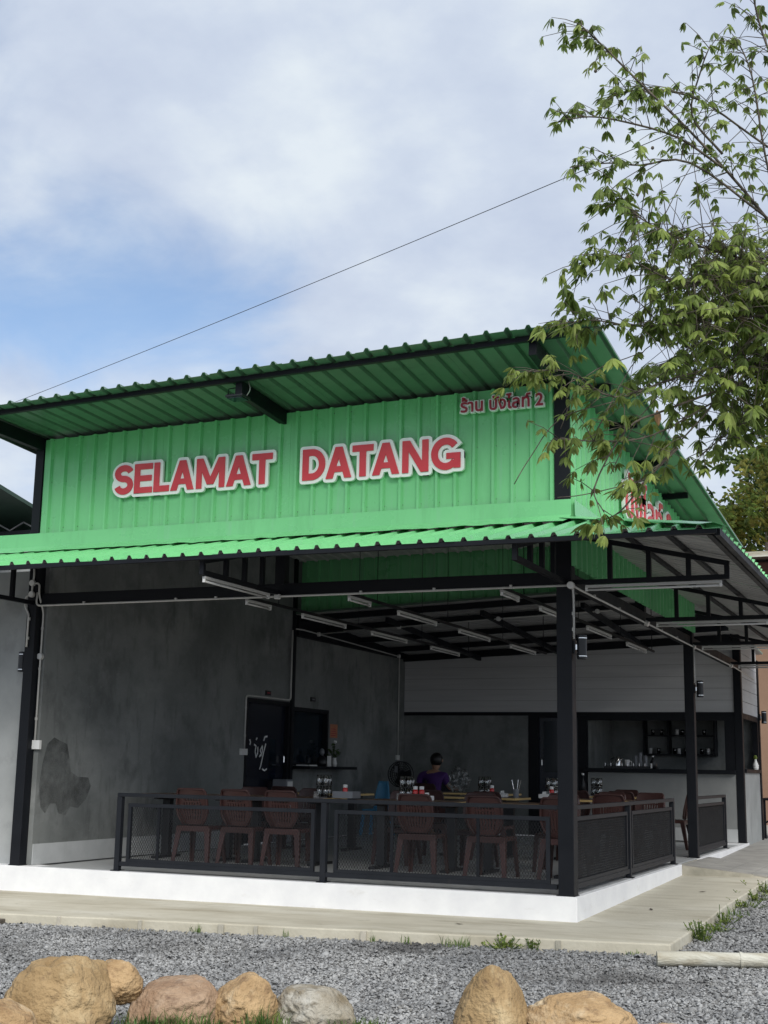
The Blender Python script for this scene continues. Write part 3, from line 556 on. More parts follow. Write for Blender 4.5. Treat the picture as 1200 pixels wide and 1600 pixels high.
def railing(label, segs, ends, posts, ux, p, stiles=(-4.52, -1.84, -0.95)):
    """segs: (a, b) panels along ux from p; posts: offsets"""
    ux = Vector(ux); p = Vector(p); t = thing('mesh_railing', label, 'railing', tuple(p), 'black mesh railings round the dining floor')
    at = lambda a, z: p + ux * a + Vector((0, 0, z))
    MB().bar(at(ends[0], 0.790), at(ends[1], 0.790), 0.055, 0.040).build('top_rail', 'steel_grey', t, bevel=0.004)
    MB().bar(at(ends[0] + 0.02, 0.072), at(ends[1] - 0.02, 0.072), 0.045, 0.045).build('bottom_rail', 'steel_grey', t)
    for a in posts: MB().bar(at(a, 0.0), at(a, 0.769), 0.060, 0.060).build('rail_post', 'steel_grey', t, bevel=0.003)
    for a in posts: MB().bar(at(a, 0.0005), at(a, 0.007), 0.11, 0.11).build('base_plate', 'steel', t)
    for a, b in segs:
        f = MB().bar(at(a, 0.685), at(b, 0.685), 0.038, 0.038).bar(at(a, 0.112), at(b, 0.112), 0.034, 0.034).bar(at(a + .019, 0.13), at(a + .019, 0.666), 0.038, 0.036).bar(at(b - .019, 0.13), at(b - .019, 0.666), 0.038, 0.036).build('panel_frame', 'steel_grey', t)
        for q in (stiles if ux.x else ()):
            if not a < q < b: continue
            MB().bar(at(q, 0.13), at(q, 0.666), 0.030, 0.016).build('stile', 'steel', f)
        kind(mesh_fill(at(a + 0.03, 0.13), ux, b - a - 0.06, 0.54, r=0.0027 if ux.x else 0.0050).build('expanded_mesh', 'galv_dark', f), 'stuff')
    return t
mk('galv_dark', (0.008, 0.009, 0.011), (0.016, 0.018, 0.021), 6.0, 0.55, spec=0.3)
railing('long front railing of black frames with expanded metal mesh', [(-4.90, -2.68), (-2.46, -0.24)], (-5.04, -0.15), (-5.01, -2.575), (1, 0, 0), (0.0, 0.06, 0.0))
railing('side railing with two mesh panels right of the corner post', [(0.22, 2.40), (2.62, 4.90)], (0.15, 5.02), (2.50, 4.985), (0, 1, 0), (-0.06, 0.0, 0.0))
railing('short rear railing with one mesh panel between two back posts', [(0.06, 2.50)], (0.0, 2.63), (2.60,), (0, 1, 0), (-0.06, 6.55, 0.0))

# ------------------------------------------------------------------ lettering
def text_mesh(body, size, offset, extr, sx=1.0):
    c = bpy.data.curves.new('text', 'FONT'); c.body = body; c.size = size; c.offset = offset; c.extrude = extr; c.fill_mode = 'BOTH'; c.resolution_u = 6
    o = bpy.data.objects.new('text', c); COL.objects.link(o); bpy.context.view_layer.update()
    me = bpy.data.meshes.new_from_object(o.evaluated_get(bpy.context.evaluated_depsgraph_get())); w = c.size
    COL.objects.unlink(o); bpy.data.objects.remove(o); return me
def word_sign(label, letters, x0, z0, x1, size, back_off, face_off, ux=(1, 0, 0), org=(0, 0, 0), nrm=(0, -1, 0), red='sign_red', sy=1.0):
    """letters are laid out between x0 and x1 along ux; each has a white backing and a red face"""
    ux, nrm = Vector(ux), Vector(nrm); t = thing('word_sign', label, 'sign', tuple(Vector(org) + ux * x0 + Vector((0, 0, z0))))
    full = text_mesh(''.join(letters), size, 0.0, 0.0); fx = [v.co.x for v in full.vertices]; f0, f1 = min(fx), max(fx); sc = (x1 - x0) / (f1 - f0); pos = 0
    pre = ''
    for i, ch in enumerate(letters):
        if ch == ' ': pre += ch; continue
        pm = text_mesh(pre + ch, size, 0.0, 0.0); cm = text_mesh(ch, size, 0.0, 0.0)
        adv = max(v.co.x for v in pm.vertices) - max(v.co.x for v in cm.vertices) if pre else 0.0
        pre += ch
        for nm, off, ext, dep, mat in (('backing', back_off, 0.018, 0.030 + 0.0012 * (i % 3), 'sign_white'), ('letter', face_off, 0.006, 0.0565, red)):
            me = text_mesh(ch, size, off, ext)
            for v in me.vertices:
                w = ux * ((v.co.x + adv - f0) * sc) + Vector((0, 0, v.co.y * sy)) + nrm * (dep + v.co.z)
                v.co = w
            me.materials.clear(); me.materials.append(MATS[mat]); me.update()
            o = bpy.data.objects.new(nm, me); COL.objects.link(o); o.parent = t
    return t
T_ = 0.215
def ell(cx, cy_, rx, ry, a0, a1, n=14): return [(cx + rx * math.cos(R(a0 + (a1 - a0) * i / n)), cy_ + ry * math.sin(R(a0 + (a1 - a0) * i / n))) for i in range(n + 1)]
def glyph(ch, w):
    """('q', convex quad) and ('s', stroke centre line) pieces, cap height 1, stroke T_"""
    t = T_; h = t / 2
    box = lambda x0, y0, x1, y1: ('q', [(x0, y0), (x1, y0), (x1, y1), (x0, y1)])
    if ch == 'E': return [box(0, 0, t, 1), box(0, 0, w, t * .92), box(0, .5 - t * .45, w * .96, .5 + t * .45), box(0, 1 - t * .92, w, 1)]
    if ch == 'L': return [box(0, 0, t, 1), box(0, 0, w, t * .95)]
    if ch == 'T': return [box(0, 1 - t * .95, w, 1), box(w / 2 - h, 0, w / 2 + h, 1)]
    if ch == 'A': return [('q', [(0, 0), (t * 1.1, 0), (w / 2 + t * .55, 1), (w / 2 - t * .55, 1)]), ('q', [(w - t * 1.1, 0), (w, 0), (w / 2 + t * .55, 1), (w / 2 - t * .55, 1)]), box(w * .24, .20, w * .76, .20 + t * .85)]
    if ch == 'M': return [box(0, 0, t * .95, 1), box(w - t * .95, 0, w, 1), ('q', [(w / 2 - t * .55, .12), (w / 2 + t * .5, .12), (t * 1.1, 1), (0, 1)]), ('q', [(w / 2 - t * .5, .12), (w / 2 + t * .55, .12), (w, 1), (w - t * 1.1, 1)])]
    if ch == 'N': return [box(0, 0, t * .95, 1), box(w - t * .95, 0, w, 1), ('q', [(w - t * 1.15, 0), (w, 0), (t * 1.15, 1), (0, 1)])]
    if ch == 'D': return [box(0, 0, t, 1), ('s', [(h, h)] + ell(w * .42, .5, w * .58 - h, .5 - h, -90, 90, 18) + [(h, 1 - h)])]
    if ch == 'S': return [('s', ell(w / 2, .715, w / 2 - h, .185, 15, 262, 20) + ell(w / 2, .315, w / 2 - h, .215, 82, -165, 20))]
    if ch == 'G': return [('s', ell(w / 2, .5, w / 2 - h, .5 - h, 38, 322, 28)), box(w - t, .05, w, .52), box(w * .52, .52 - t * .85, w, .52)]
def ribbon(pts, wd, ext=0.0):
    P = [Vector((x, y)) for x, y in pts]; P[0] = P[0] + (P[0] - P[1]).normalized() * ext; P[-1] = P[-1] + (P[-1] - P[-2]).normalized() * ext; Lf, Rt = [], []
    for i in range(len(P)):
        d = (P[min(i + 1, len(P) - 1)] - P[max(i - 1, 0)]).normalized(); n = Vector((-d.y, d.x)); Lf.append(P[i] + n * wd / 2); Rt.append(P[i] - n * wd / 2)
    return Lf, Rt
def grow(poly, o):
    if o <= 0: return poly
    P = [Vector(p) for p in poly]; n = len(P); ar = sum(P[i].x * P[(i + 1) % n].y - P[(i + 1) % n].x * P[i].y for i in range(n))
    if ar < 0: P.reverse()
    out_ = []
    for i in range(n):
        d0, d1 = (P[i] - P[i - 1]).normalized(), (P[(i + 1) % n] - P[i]).normalized(); a0 = math.atan2(-d0.x, d0.y); a1 = math.atan2(-d1.x, d1.y)
        while a1 < a0: a1 += 2 * PI_
        out_ += [(P[i].x + o * math.cos(a0 + (a1 - a0) * k / 4), P[i].y + o * math.sin(a0 + (a1 - a0) * k / 4)) for k in range(5)]
    return out_
PI_ = math.pi
def block_word(label, spec, z0, cap, yp):
    t = thing('word_sign', label, 'sign', (spec[0][1], yp, z0), 'large red words on the front wall'); ob = 0.036
    for li, (ch, x0, x1) in enumerate(spec):
        w = (x1 - x0) / cap
        for nm, o_, d0, d1, mat in (('backing', ob / cap, 0.002, 0.034, 'sign_white'), ('letter', 0.0, 0.0345, 0.046, 'sign_red')):
            m = MB()
            pcs = glyph(ch, w)
            if ch == 'S' and o_ > 0: pcs = [('q', ell(w / 2, .715, w / 2, .285, 0, 360, 24)[:-1]), ('q', ell(w / 2, .315, w / 2, .315, 0, 360, 24)[:-1])]
            for pi_, (kd_, pts_) in enumerate(pcs):
                st = 0.0005 * (pi_ + 4 * (li % 2))
                pos = lambda q, d: (x0 + q[0] * cap, yp - d, z0 + q[1] * cap)
                if kd_ == 'q':
                    pl = grow(pts_, o_); n = len(pl); m.add([pos(q, d0) for q in pl] + [pos(q, d1 + st) for q in pl], [tuple(range(n)), tuple(range(2 * n - 1, n - 1, -1))] + [(i, n + i, n + (i + 1) % n, (i + 1) % n) for i in range(n)])
                else:
                    Lf, Rt = ribbon(pts_, T_ + 2 * o_, o_ * .85); n = len(Lf); vs = [pos(q, d) for d in (d0, d1 + st) for q in Lf + Rt]; fs = []
                    for i in range(n - 1): fs += [(i, i + 1, n + i + 1, n + i), (2 * n + i, 3 * n + i, 3 * n + i + 1, 2 * n + i + 1), (i, 2 * n + i, 2 * n + i + 1, i + 1), (n + i, n + i + 1, 3 * n + i + 1, 3 * n + i)]
                    fs += [(0, n, 3 * n, 2 * n), (n - 1, 3 * n - 1, 4 * n - 1, 2 * n - 1)]; m.add(vs, fs)
            m.build(nm, mat, t)
k_ = 2.0 / 1015
block_word('large red word SELAMAT with white outline on the green front wall', [(c, -5.235 + (a - 65) * k_, -5.235 + (b - 65) * k_) for c, a, b in (('S', 65, 190), ('E', 199, 318), ('L', 328, 430), ('A', 440, 590), ('M', 605, 785), ('A', 797, 950), ('T', 955, 1080))], 4.075, 0.335, -0.036)
k_ = 1.77 / 1000
block_word('large red word DATANG with white outline on the green front wall', [(c, -2.875 + (a - 90) * k_, -2.875 + (b - 90) * k_) for c, a, b in (('D', 90, 240), ('A', 245, 412), ('T', 416, 550), ('A', 545, 715), ('N', 733, 895), ('G', 912, 1090))], 4.075, 0.335, -0.036)
word_sign('small dark red Thai shop name with white edge at top of front wall', ['ร้', 'า', 'น', ' ', 'บั', 'ง', 'ไ', 'ล', 'ท์', ' ', '2'], -1.10, 4.655, -0.245, 0.155, 0.014, 0.0025, org=(0, -0.036, 0), red='sign_maroon', sy=1.15)
word_sign('tall red Thai letters with white edge on the green side wall', ['บั', 'ง', 'ไ', 'ล', 'ท์', ' ', '2'], 2.0, 3.93, 4.65, 0.64, 0.036, 0.004, ux=(0, 1, 0), org=(0.040, 0, 0), nrm=(1, 0, 0), sy=1.0)

# ------------------------------------------------------------------ lamps and wiring
def tube_light(p, d, ln=1.2):
    """fluorescent batten: p one end, d direction"""
    p, d = Vector(p), Vector(d).normalized(); t = thing('fluorescent_light', '', 'light', tuple(p), 'fluorescent tube lights')
    MB().bar(p, p + d * ln, 0.036, 0.026).build('housing', 'lamp_white', t, bevel=0.003)
    for a in (0.0, ln - 0.02): MB().bar(p + d * a - Vector((0, 0, 0.029)), p + d * (a + 0.02) - Vector((0, 0, 0.029)), 0.026, 0.032).build('end_holder', 'white_plastic', t)
    MB().tube([p + d * 0.022 - Vector((0, 0, 0.034)), p + d * (ln - 0.022) - Vector((0, 0, 0.034))], 0.0105, 10).build('tube', 'tube_glass', t, smooth=True)
    return t
tube_light((-3.155, -1.51, 2.862), (0, 1, 0), 1.30)['label'] = 'nearest white tube light under the front awning, left of centre'
for y, s in ((0.075, 'white tube light right of the corner post under the awning end'), (3.385, 'white tube light on the second awning truss of the right side'), (6.485, 'white tube light on the third awning truss beside the middle right post'), (9.90, 'white tube light on the farthest awning truss of the right side')):
    tube_light((0.12, y, 2.862), (1, 0, 0), 1.28)['label'] = s
rows = {-3.62: 'left', -2.41: 'middle', -0.75: 'right'}; order = ['first', 'second', 'third', 'last']
for x, rn in rows.items():
    hb = thing('lighting_rail', {'left': 'black rail with four tube lights nearest the cement wall', 'middle': 'black rail with four tube lights over the middle of the floor', 'right': 'black rail with four tube lights nearest the corner post'}[rn], 'rail', (x, 0.0, 2.875), 'rails carrying the tube lights')
    MB().bar((x, 0.0 + 0.13, 2.897), (x, 7.45, 2.897), 0.025, 0.030).build('bar', 'steel', hb)
    for y in (0.9, 3.1, 5.3): MB().tube([(x, y, 2.91), (x, y, z_up(x, y) - 0.10)], 0.004, 6).build('hanger_rod', 'steel', hb)
    MB().tube([(x, 7.3, 2.91), (x, 7.3, z_bk(x, 7.3))], 0.006, 6).build('hanger_rod', 'steel', hb)
    for i, y in enumerate((-0.05 if rn == 'x' else 0.16, 1.50, 3.52, 5.66)):
        tube_light((x, y, 2.864), (0, 1, 0), 0.55 if i == 0 else 1.20)['label'] = '%s tube light from the front on the %s inner rail' % (order[i], rn)
def wall_lamp(p, sx, label):
    p = Vector(p); t = thing('wall_lamp', label, 'lamp', tuple(p), 'black up and down wall lamps on the posts')
    b = MB(); b.lathe(p + Vector((0.065 * sx, 0, -0.115)), [(0.040, 0), (0.047, 0.004), (0.047, 0.226), (0.040, 0.23)], 20); b.build('body', 'black_plastic', t, smooth=False)
    for z in (-0.092, 0.080): MB().lathe(p + Vector((0.065 * sx, 0, z)), [(0.0478, 0), (0.0492, 0.001), (0.0492, 0.008), (0.0478, 0.009)], 20).build('ring', 'chrome', t)
    MB().box(p + Vector((-0.012, -0.025, -0.06)), p + Vector((0.006 * sx, 0.025, 0.06))).build('wall_plate', 'black_plastic', t)
    MB().box(p + Vector((0.006 * sx, -0.016, -0.025)), p + Vector((0.022 * sx, 0.016, 0.025))).build('neck', 'chrome', t)
wall_lamp((0.013, 0.075, 2.285), 1, 'black cylinder lamp on the corner post'); wall_lamp((0.013, 6.485, 2.28), 1, 'black cylinder lamp on the middle right post')
wall_lamp((XW - 0.122, 0.08, 2.24), -1, 'black cylinder lamp on the far left post'); wall_lamp((0.033, 13.05, 2.16), 1, 'black cylinder lamp on the rear kitchen post')
# floodlight under the eave
t = thing('floodlight', 'black floodlight hanging under the upper front eave', 'light', (-3.16, -0.93, 4.79))
MB().box((-3.30, -1.02, 4.775), (-3.10, -0.84, 4.800)).build('lamp_body', 'black_plastic', t, bevel=0.006)
MB().box((-3.285, -1.005, 4.765), (-3.115, -0.855, 4.7745)).build('lens', 'dark_glass', t)
for i in range(6): MB().box((-3.285 + 0.03 * i, -1.0, 4.800), (-3.279 + 0.03 * i, -0.87, 4.815)).build('cooling_fin', 'black_plastic', t)
MB().tube([(-3.31, -0.93, 4.79), (-3.31, -0.93, 4.885), (-3.16, -0.93, 4.895)], 0.006, 6).build('bracket', 'steel', t)
MB().tube(arc([(-3.12, -0.90, 4.80), (-3.06, -0.92, 4.86), (-3.10, -0.90, 4.95)], 0.05), 0.005, 6).build('cord', 'pipe_white', t)
def conduit(label, pts, r=0.011, boxes=(), switches=(), clips=(), org=None):
    t = thing('conduit', label, 'conduit', tuple(org or pts[0])); MB().tube(arc(pts, 0.06), r, 8).build('pipe', 'pipe_white', t, smooth=True)
    for b, n in boxes:
        b, n = Vector(b), Vector(n).normalized(); MB().tube([b - n * 0.02, b + n * 0.02], 0.036, 14).build('junction_box', 'pipe_white', t); MB().tube([b + n * 0.02, b + n * 0.026], 0.033, 14).build('lid', 'white_plastic', t)
    for a, b in switches: MB().box(a, b).build('switch_box', 'white_plastic', t, bevel=0.004)
    for c in clips: MB().box(Vector(c) - Vector((0.012, 0.010, 0.016)), Vector(c) + Vector((0.012, 0.010, 0.016))).build('clip', 'pipe_white', t)
    return t
yb_ = 0.015
conduit('white conduit running along the bottom of the front ring beam', [(XW + 0.03, yb_ - .025, 3.02), (XW + 0.02, yb_ - .025, 2.868), (-0.01, yb_ - .025, 2.868)], clips=[(x, yb_ - .025, 2.878) for x in (-5.6, -4.4, -3.9, -2.2, -1.4, -0.6)], boxes=[((0.0, yb_ - .03, 2.868), (0, -1, 0)), ((-3.155, yb_ - .03, 2.868), (0, 0, -1))])
conduit('white conduit along the right ring beam from the corner post', [(0.012, 0.02, 2.868), (0.0, 0.30, 2.868), (0.0, 10.4, 2.868), (0.0, 12.6, 2.82)], clips=[(0.0, y, 2.876) for y in (0.9, 2.0, 4.3, 5.3, 7.8)], boxes=[((0.005, y, 2.866), (1, 0, -0.4)) for y in (3.385, 6.485, 9.9)])
conduit('white conduit dropping down the corner post to its lamp', [(0.015, 0.005, 2.86), (0.012, 0.03, 2.72), (0.012, 0.03, 2.36)], clips=[(0.0, 0.02, 2.60), (0.0, 0.02, 2.45)])
conduit('white conduit dropping down the middle right post to its lamp', [(0.012, 6.45, 2.86), (0.012, 6.45, 2.36)])
xp = XW - 0.04; xr = XW + 0.045
conduit('white conduit and round boxes on the face of the left post', [(xp + 0.0, -0.015, 3.34), (xp + 0.01, -0.015, 3.20), (xp - 0.005, -0.015, 3.13), (xp - 0.005, -0.015, 3.00)], boxes=[((xp - 0.005, -0.012, 3.13), (0, -1, 0)), ((xp - 0.005, -0.012, 3.00), (0, -1, 0))])
conduit('thin white conduit looping left down the left post to its lamp', [(xp - 0.03, -0.015, 3.0), (xp - 0.09, -0.015, 2.97), (xp - 0.09, -0.015, 2.86), (xp - 0.03, -0.015, 2.78), (xp - 0.03, -0.015, 2.40)], clips=[(xp - 0.02, -0.015, 2.72), (xp - 0.02, -0.015, 2.50)])
conduit('white conduit down the cement wall edge to a double switch', [(xp + 0.02, -0.016, 3.13), (xr + 0.01, -0.016, 3.12), (xr + 0.01, -0.016, 3.0), (xr, 0.10, 2.80), (xr, 0.10, 1.36)], boxes=[((xr, 0.10, 2.30), (0, -1, 0))], switches=[((xr - 0.045, 0.085, 1.26), (xr + 0.075, 0.129, 1.36))], clips=[(xr, 0.10, 2.62), (xr, 0.10, 2.16), (xr, 0.10, 1.60)])
xw_ = XL + 0.014
conduit('white conduit over the dark door down to a switch', [(xw_ + 0.03, 6.20, 3.22), (xw_ + 0.03, 6.20, 2.13), (xw_, 4.84, 2.13), (xw_, 4.84, 1.36)], switches=[((XL, 4.72, 1.27), (XL + 0.04, 4.90, 1.36))], clips=[(xw_, 4.84, 1.95), (xw_, 4.84, 1.55)], r=0.013)
conduit('white conduit under the beam of the rear cement wall', [(XL + 0.085, 6.24, 3.24), (XL + 0.085, 6.5, 3.25), (XL + 0.085, 10.5, 3.16), (XL + 0.02, 10.64, 3.10), (XL + 0.02, 10.64, 1.36)], boxes=[((XL + 0.085, 7.04, 3.235), (1, 0, 0)), ((XL + 0.085, 10.45, 3.165), (1, 0, 0))], switches=[((XL, 10.58, 1.27), (XL + 0.035, 10.70, 1.36))])
conduit('white conduit crossing under the lower back roof', [(XL + 0.12, 7.04, 3.24), (-3.2, 7.05, 3.40), (-0.5, 7.05, 3.52)], boxes=[((-4.7, 7.05, 3.32), (0, -1, 0)), ((-3.05, 7.05, 3.405), (0, -1, 0)), ((-1.5, 7.05, 3.475), (0, -1, 0)), ((-0.9, 7.05, 3.50), (0, -1, 0))])
for (y, z, s) in ((5.52, 2.20, 'small red lettered plate above the dark door'), (7.05, 2.185, 'small black plate above the wall window')):
    t = tag(MB().box((XL + 0.001, y - 0.075, z - 0.035), (XL + 0.02, y + 0.075, z + 0.035)).build('wall_plate', 'black_plastic', loc=(XL, y, z)), s, 'sign')
    MB().box((XL + 0.020, y - 0.045, z - 0.006), (XL + 0.022, y + 0.045, z + 0.012)).build('print', 'sign_maroon' if y < 6 else 'grey_plastic', t)
t = tag(MB().box((XL + 0.001, 7.74, 1.60), (XL + 0.006, 8.02, 1.82)).build('poster', 'poster_orange', loc=(XL, 7.88, 1.71)), 'small orange printed poster beside the wall window', 'poster')
for i in range(4): MB().box((XL + 0.006, 7.77, 1.63 + 0.035 * i), (XL + 0.0075, 7.95, 1.642 + 0.035 * i)).build('print', 'sign_maroon', t)

# ------------------------------------------------------------------ furniture
def make_chair():
    t = thing('plastic_chair', 'brown plastic chair', 'chair', (0, 0, 0), 'brown plastic dining chairs')
    # seat with rolled rim
    m = MB(); n = 10
    def sp(i, j): 
        u, v = i / n * 2 - 1, j / n * 2 - 1; return (0.205 * u * (1 - 0.06 * (v < -0.5)), 0.20 * v, 0.430 - 0.016 * (1 - u * u) * (1 - v * v) - 0.02 * max(0, v - 0.7))
    vs = [sp(i, j) for j in range(n + 1) for i in range(n + 1)]; m.add(vs, [(j * (n + 1) + i, j * (n + 1) + i + 1, (j + 1) * (n + 1) + i + 1, (j + 1) * (n + 1) + i) for j in range(n) for i in range(n)])
    s = m.build('seat', 'chair_brown', t, smooth=True); sm = s.modifiers.new('t', 'SOLIDIFY'); sm.thickness = 0.012; sm.offset = -1
    m = MB()
    for a, b, (z0, z1) in (((-0.2, -0.195), (0.2, -0.195), (0.365, 0.424)), ((-0.205, -0.2), (-0.205, 0.19), (0.385, 0.424)), ((0.205, -0.2), (0.205, 0.19), (0.385, 0.424)), ((-0.2, 0.195), (0.2, 0.195), (0.375, 0.41))):
        m.bar((a[0], a[1], (z0 + z1) / 2), (b[0], b[1], (z0 + z1) / 2), 0.016, z1 - z0)
    m.build('seat_rim', 'chair_brown', t, bevel=0.004)
    for sx in (-1, 1):
        m = MB().bar((0.180 * sx, -0.185, 0.415), (0.222 * sx, -0.245, 0.0), 0.070, 0.020, up=(0, 1, 0.1), w2=0.042, h2=0.018)
        m.bar((0.205 * sx, -0.160, 0.415), (0.235 * sx, -0.230, 0.0), 0.016, 0.06, up=(0, 1, 0), w2=0.014, h2=0.03); m.build('leg', 'chair_brown', t, bevel=0.004)
        m = MB().bar((0.185 * sx, 0.175, 0.415), (0.215 * sx, 0.215, 0.0), 0.060, 0.020, up=(0, 1, 0), w2=0.040); m.bar((0.207 * sx, 0.15, 0.41), (0.228 * sx, 0.20, 0.0), 0.016, 0.055, up=(0, 1, 0), w2=0.014, h2=0.03); m.build('leg', 'chair_brown', t, bevel=0.004)
    # slotted back shell
    U, Vn = 34, 24; m = MB(); idx = {}
    def half(v): return (0.125 + 0.075 * min(1, v / 0.35) ** 0.7) * (1 - 0.10 * max(0, v - 0.7) / 0.3) if v < 1 else 0.178
    def bp(i, j):
        u, v = i / U * 2 - 1, j / Vn; z = 0.445 + 0.40 * v; return (half(v) * u, -0.195 - 0.085 * v - 0.012 * v * v + 0.030 * u * u, z - (0.018 * abs(u) ** 6 if v > 0.95 else 0))
    for j in range(Vn + 1):
        for i in range(U + 1): idx[i, j] = len(m.v); m.v.append(bp(i, j))
    for j in range(Vn):
        for i in range(U):
            slot = (3 <= j <= 14 and 8 <= i <= 26 and i % 3 == 2 and i != 35) or (16 <= j <= 17 and 8 <= i <= 25 and i % 3 != 0)
            if not slot: m.f.append((idx[i, j], idx[i + 1, j], idx[i + 1, j + 1], idx[i, j + 1])); m.m.append(0)
    b = m.build('backrest', 'chair_brown', t, smooth=False); sm = b.modifiers.new('t', 'SOLIDIFY'); sm.thickness = 0.014
    MB().tube(arc([(-0.125, -0.196, 0.44), (-0.19, -0.222, 0.55), (-0.20, -0.245, 0.66), (-0.185, -0.262, 0.80), (-0.165, -0.285, 0.845), (0.165, -0.285, 0.845), (0.185, -0.262, 0.80), (0.20, -0.245, 0.66), (0.19, -0.222, 0.55), (0.125, -0.196, 0.44)], 0.05), 0.012, 8).build('back_rim', 'chair_brown', t, smooth=True)
    return t
chair0 = make_chair(); used = []
def chair(x, y, rz, label):
    c = chair0 if not used else copy_tree(chair0); used.append(1); return place(c, (x, y, 0.0), rz, label)
def make_table():
    t = thing('dining_table', '', 'table', (0, 0, 0), 'wooden dining tables')
    MB().box((-0.60, -0.35, 0.742), (0.60, 0.35, 0.768)).build('table_top', 'table_top', t, bevel=0.003)
    e = MB().box((-0.603, -0.353, 0.740), (0.603, -0.3505, 0.7665)).box((-0.603, 0.3505, 0.740), (0.603, 0.353, 0.7665)).box((-0.603, -0.3504, 0.740), (-0.6005, 0.3504, 0.7665)).box((0.6005, -0.3504, 0.740), (0.603, 0.3504, 0.7665)); e.build('edge_band', 'table_edge', t)
    for sx in (-1, 1):
        MB().box((0.43 * sx - 0.05, -0.045, 0.03), (0.43 * sx + 0.05, 0.045, 0.70)).build('pedestal', 'black_plastic', t, bevel=0.004)
        MB().box((0.43 * sx - 0.035, -0.28, 0.0), (0.43 * sx + 0.035, 0.28, 0.03)).build('foot', 'black_plastic', t)
        MB().box((0.43 * sx - 0.03, -0.28, 0.70), (0.43 * sx + 0.03, 0.28, 0.7415)).build('bearer', 'black_plastic', t)
    return t
table0 = make_table(); usedt = []
def table(x, y, rz, label):
    c = table0 if not usedt else copy_tree(table0); usedt.append(1); return place(c, (x, y, 0.0), rz, label)
table(-5.28, 2.12, 0, 'wooden table at the left end of the front row'); table(-4.04, 2.12, 0.01, 'wooden table in the front row under the clear water jug')
table(-2.40, 2.12, -0.01, 'wooden table in the front row with red sauce bottles'); table(-1.12, 2.15, 0, 'wooden table in the front row beside the corner post')
table(-4.9, 4.9, 0, 'wooden table in the second row nearest the cement wall'); table(-2.6, 4.9, 0, 'wooden table in the second row with tall glasses'); table(-1.1, 5.1, 0, 'wooden table in the second row nearest the right railing')
table(-3.6, 7.7, 0, 'wooden table in the back row near the seated person'); table(-1.5, 7.8, 0, 'wooden table in the back row with the dark bottle')
fr = [(-4.86, 1.50, 0.04, 'leftmost of the brown chairs behind the front railing'), (-4.30, 1.56, -0.03, 'second brown chair from the left behind the front railing'), (-3.76, 1.60, 0.05, 'third brown chair from the left behind the front railing'), (-2.12, 1.60, 0.02, 'fourth brown chair from the left behind the front railing'), (-1.33, 1.62, -0.03, 'fifth brown chair from the left behind the front railing'), (-0.56, 1.72, 0.03, 'brown chair behind the front railing, partly hidden by the corner post')]
for x, y, rz, s in fr: chair(x, y, rz, s)
PI = math.pi
for x, y, rz, s in ((-5.0, 2.78, PI + .05, 'brown chair facing the camera across the leftmost front table'), (-4.2, 2.80, PI - .06, 'brown chair facing the camera across the water jug table'), (-2.92, 2.78, PI, 'brown chair facing the camera left of the sauce bottles'), (-1.95, 2.80, PI + .04, 'brown chair facing the camera right of the sauce bottles'), (-0.95, 2.82, PI, 'brown chair facing the camera near the corner post'),
                    (-5.1, 4.30, 0, 'brown chair tucked into the second row table by the cement wall'), (-3.0, 4.28, 0.05, 'brown chair tucked into the left of the second row glasses table'), (-2.2, 4.30, -0.04, 'brown chair tucked into the right of the second row glasses table'), (-1.25, 4.46, 0, 'brown chair tucked into the second row table by the railing'), (-0.72, 4.5, 0.1, 'brown chair beside the mid post of the side railing'),
                    (-1.1, 5.85, PI, 'brown chair at the far side of the table nearest the right railing'), (-0.6, 5.9, PI - .1, 'brown chair standing by the end of the side railing'), (-1.8, 7.1, 0, 'brown chair at the near side of the dark bottle table'), (-1.15, 7.12, 0, 'brown chair in the back row left of the middle right post'), (-1.5, 8.5, PI, 'brown chair at the far side of the dark bottle table'), (-0.7, 8.4, PI / 2, 'brown chair behind the short rear railing')):
    chair(x, y, rz, s)
# things on the tables
def jug(x, y, label, s=1.0, z=0.769):
    t = thing('glass_rack', label, 'glasses', (x, y, z), 'racks of upturned clear glasses')
    for i in (-1, 1):
        for j in (-1, 1):
            for k in (0, 1):
                MB().lathe((x + i * 0.042 * s, y + j * 0.042 * s, z + 0.012 + k * 0.128 * s), [(0.038 * s, 0), (0.037 * s, 0.06 * s), (0.031 * s, 0.124 * s)], 12).build('glass', 'clear_glass', t, smooth=True)
    MB().lathe((x, y, z), [(0.085 * s, 0), (0.09 * s, 0.011)], 16).build('tray', 'clear_glass', t)
    MB().box((x - 0.09 * s, y - 0.088 * s, z + 0.0), (x + 0.09 * s, y - 0.0865 * s, z + 0.07 * s)).build('rack_front', 'clear_glass', t)
def sauce(x, y, label, z=0.769):
    t = thing('sauce_bottle', label, 'bottle', (x, y, z), 'red sauce bottles with white caps')
    MB().lathe((x, y, z), [(0.028, 0), (0.031, 0.01), (0.031, 0.10), (0.024, 0.118)], 14).build('bottle_body', 'red_plastic', t, smooth=True); MB().lathe((x, y, z + 0.1185), [(0.027, 0), (0.027, 0.032), (0.022, 0.036)], 14).build('cap', 'white_plastic', t)
    MB().lathe((x, y, z + 0.03), [(0.0316, 0), (0.0316, 0.04)], 14).build('paper_label', 'white_plastic', t)
def tissue(x, y, label, z=0.769):
    t = tag(MB().box((x - 0.07, y - 0.05, z), (x + 0.07, y + 0.05, z + 0.055)).build('tissue_box', 'white_plastic', loc=(x, y, z), bevel=0.01), label, 'tissue box', 'tissue boxes on the tables')
    m = MB(); m.add([(x - .03, y, z + .055), (x + .03, y - .01, z + .055), (x + .02, y + .01, z + .09), (x - .025, y, z + .085)], [(0, 1, 2, 3)]); m.build('tissue', 'white_plastic', t)
